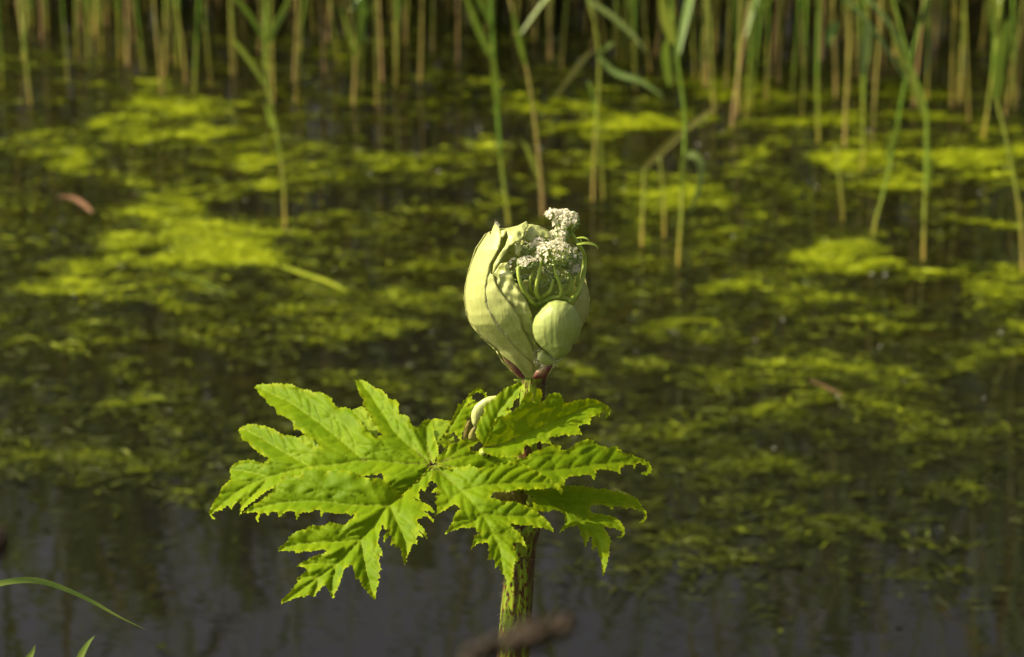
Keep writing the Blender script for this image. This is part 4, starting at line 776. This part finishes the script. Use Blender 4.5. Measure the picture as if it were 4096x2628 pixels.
for a_ in range(NS):
    u = a_/(NS-1)-.5; al = u*Ls; off_ = cv*Ls*(u*u-.08); wd_ = Ws*math.sqrt(max(.05, 1-(2*u)**2))*r3.uniform(.7, 1.2, K)
    for b_, sg in enumerate((-1, 1)):
        lx = al; ly = off_+sg*wd_
        Vs[:, a_, b_, 0] = Wk[:, 0]+lx*np.cos(th)-ly*np.sin(th); Vs[:, a_, b_, 1] = Wk[:, 1]+lx*np.sin(th)+ly*np.cos(th)
        Vs[:, a_, b_, 2] = np.maximum(.0012, z0+al*tlt+sg*wd_*rol+hump*Ls*(.25-u*u)); T_[:, a_, b_] = tn*r3.uniform(.75, 1.1, K)
b0 = (np.arange(K)*NS*2)[:, None]
Fq = np.concatenate([b0+np.array([[2*a_, 2*a_+1, 2*a_+3, 2*a_+2]]) for a_ in range(NS-1)])
me = bpy.data.meshes.new('floating_algae'); me.vertices.add(K*NS*2); me.vertices.foreach_set('co', Vs.reshape(-1)); me.loops.add(len(Fq)*4); me.polygons.add(len(Fq))
me.loops.foreach_set('vertex_index', Fq.reshape(-1).astype(np.int32)); me.polygons.foreach_set('loop_start', (np.arange(len(Fq))*4).astype(np.int32)); me.update(calc_edges=True); me.validate()
at_ = me.attributes.new('tone', 'FLOAT', 'POINT'); at_.data.foreach_set('value', np.clip(T_.reshape(-1), 0, 1).astype(np.float32)); me.polygons.foreach_set('use_smooth', [True]*len(me.polygons))
tag(link('floating_algae', me, M['algae']), 'yellow-green algae mats floating on the dark pond', 'algae', kind='stuff')
# pale beads added to stand for sun glints on the wet mats
V = []; Fc = []
for i in range(70):
    for _ in range(50):
        p = np.array([[r3.uniform(0, 2400), r3.uniform(120, 1150)]])
        if r3.uniform() < density(p)[0]**1.5: break
    c = at_z(p*(4096/2400.0))[0]; ico(c+np.array([0, 0, .004]), r3.uniform(.0012, .0028), V, Fc)
tag(link('glint_beads', mesh('glint_beads', V, Fc), M['glint']), 'pale beads standing in for sun glints on the algae mats', 'bubbles', kind='stuff')
def floater(name, pts, wd, mat, label, cat):
    P = smoothpath(at_z(np.array([disp(*p) for p in pts]), .012), 14); Wd = wd/1000*np.clip(np.sin(np.linspace(.3, math.pi-.15, 14))**.6, .05, 1); c = P.mean(0)
    V, Fc = leaf_strip(P-c, Wd, np.array([0, 0, 1.0])); o = link(name, mesh(name, V, Fc), mat); o.location = c; return tag(o, label, cat)
floater('fallen_reed_blade', [(655,622),(700,640),(760,660),(815,685)], 10, M['fallen'], 'yellow-green reed blade lying flat on the algae', 'leaf')
floater('fallen_reed_blade', [(395,640),(470,660),(530,690)], 3, M['grass'], 'thin pale blade floating between two algae patches', 'leaf')
floater('dead_reed_scrap', [(135,462),(165,464),(190,477),(215,498)], 10, M['dead'], 'curved pinkish-brown dead reed scrap on the algae', 'debris')
floater('dead_reed_scrap', [(1895,890),(1930,905),(1980,930)], 2.6, M['dead'], 'thin rust-brown dead stalk afloat in dark water', 'debris')

# ================================================================== grasses on the near bank
def grass_blade(pts, ys, wd, label, rootx=None):
    P = at_y(np.array([disp(*p) for p in pts]), ys); P = smoothpath(P, 26); f = np.array([P[0][0]-.05, P[0][1], .28]); 
    lead = smoothpath([f, (f+P[0])/2+np.array([-.02, 0, .03]), P[0]], 10)[:-1]; A = np.concatenate([lead, P])
    root = empty('grass_tuft', tuple(f), label, 'grass'); n_ = len(A); Wd = wd/1000*np.clip(np.interp(np.linspace(0, 1, n_), [0, .25, .6, 1], [.5, 1, 1, .04]), .03, 1)
    V, Fc = leaf_strip(A-f, Wd, np.array([0.1, -.75, .6])); o = bpy.data.objects.new('blade', mesh('blade', V, Fc)); o.data.materials.append(M['grass']); C.objects.link(o); o.parent = root
    return root
grass_blade([(-120,1430),(-40,1380),(40,1361),(110,1366),(200,1402),(280,1446),(342,1476)], [2.16,2.17,2.18,2.19,2.20,2.21,2.22], 2.6, 'arching green grass blade entering beside the pond, sharp and thin')
grass_blade([(150,1620),(185,1545),(205,1510),(222,1490)], [2.36,2.36,2.36,2.36], 3.0, 'small upright grass tip below the arching blade')
grass_blade([(40,1620),(60,1560),(75,1530),(82,1512)], [2.5,2.5,2.5,2.5], 3.5, 'blurred short grass tip near the corner of the pond')
# grass panicle close to the viewer, out of focus
def seed_head(path, yv, rad, n, label):
    P = smoothpath(at_y(np.array([disp(*p) for p in path]), yv), 30); f = np.array([P[0][0]-.15, P[0][1]-.05, .36]); root = empty('grass_seed_head', tuple(f), label, 'grass')
    stalk_ = np.concatenate([smoothpath([f, (f+P[0])/2+np.array([-.03, 0, .05]), P[0]], 14)[:-1], P]); V, Fc = tube_geo(stalk_-f, .0012, 6)
    o = bpy.data.objects.new('stalk', mesh('stalk', V, Fc)); o.data.materials.append(M['seed']); C.objects.link(o); o.parent = root
    V = []; Fc = []
    for i in range(n):
        u = rng.uniform(); k = int(u*29); T = P[min(k+1, 29)]-P[k-1 if k else 0]; T /= np.linalg.norm(T); d = rng.normal(size=3); d -= T*(d@T); d /= np.linalg.norm(d); r_ = rad*math.sin(math.pi*min(.97, .12+.85*u))**.8
        a = P[k]+d*r_*rng.uniform(.1, 1); b = a+T*.006*rng.uniform(.7, 1.3)+d*.002; v, f_ = tube_geo([a-f, (a+b)/2-f, b-f], [.0004, .0013, .0002], 5, True, len(V)); V += v; Fc += f_
    o = bpy.data.objects.new('spikelets', mesh('spikelets', V, Fc)); o.data.materials.append(M['seed']); C.objects.link(o); o.parent = root; o['kind'] = 'stuff'
    return root
seed_head([(1080,1560),(1150,1515),(1220,1495),(1280,1478),(1322,1464)], 0.86, .0040, 130, 'blurred brown grass seed head crossing the foot of the spotted stem')
seed_head([(-30,1330),(-14,1290),(-2,1262)], 1.15, .004, 120, 'dark reddish seed head blurred at the very edge of the picture')
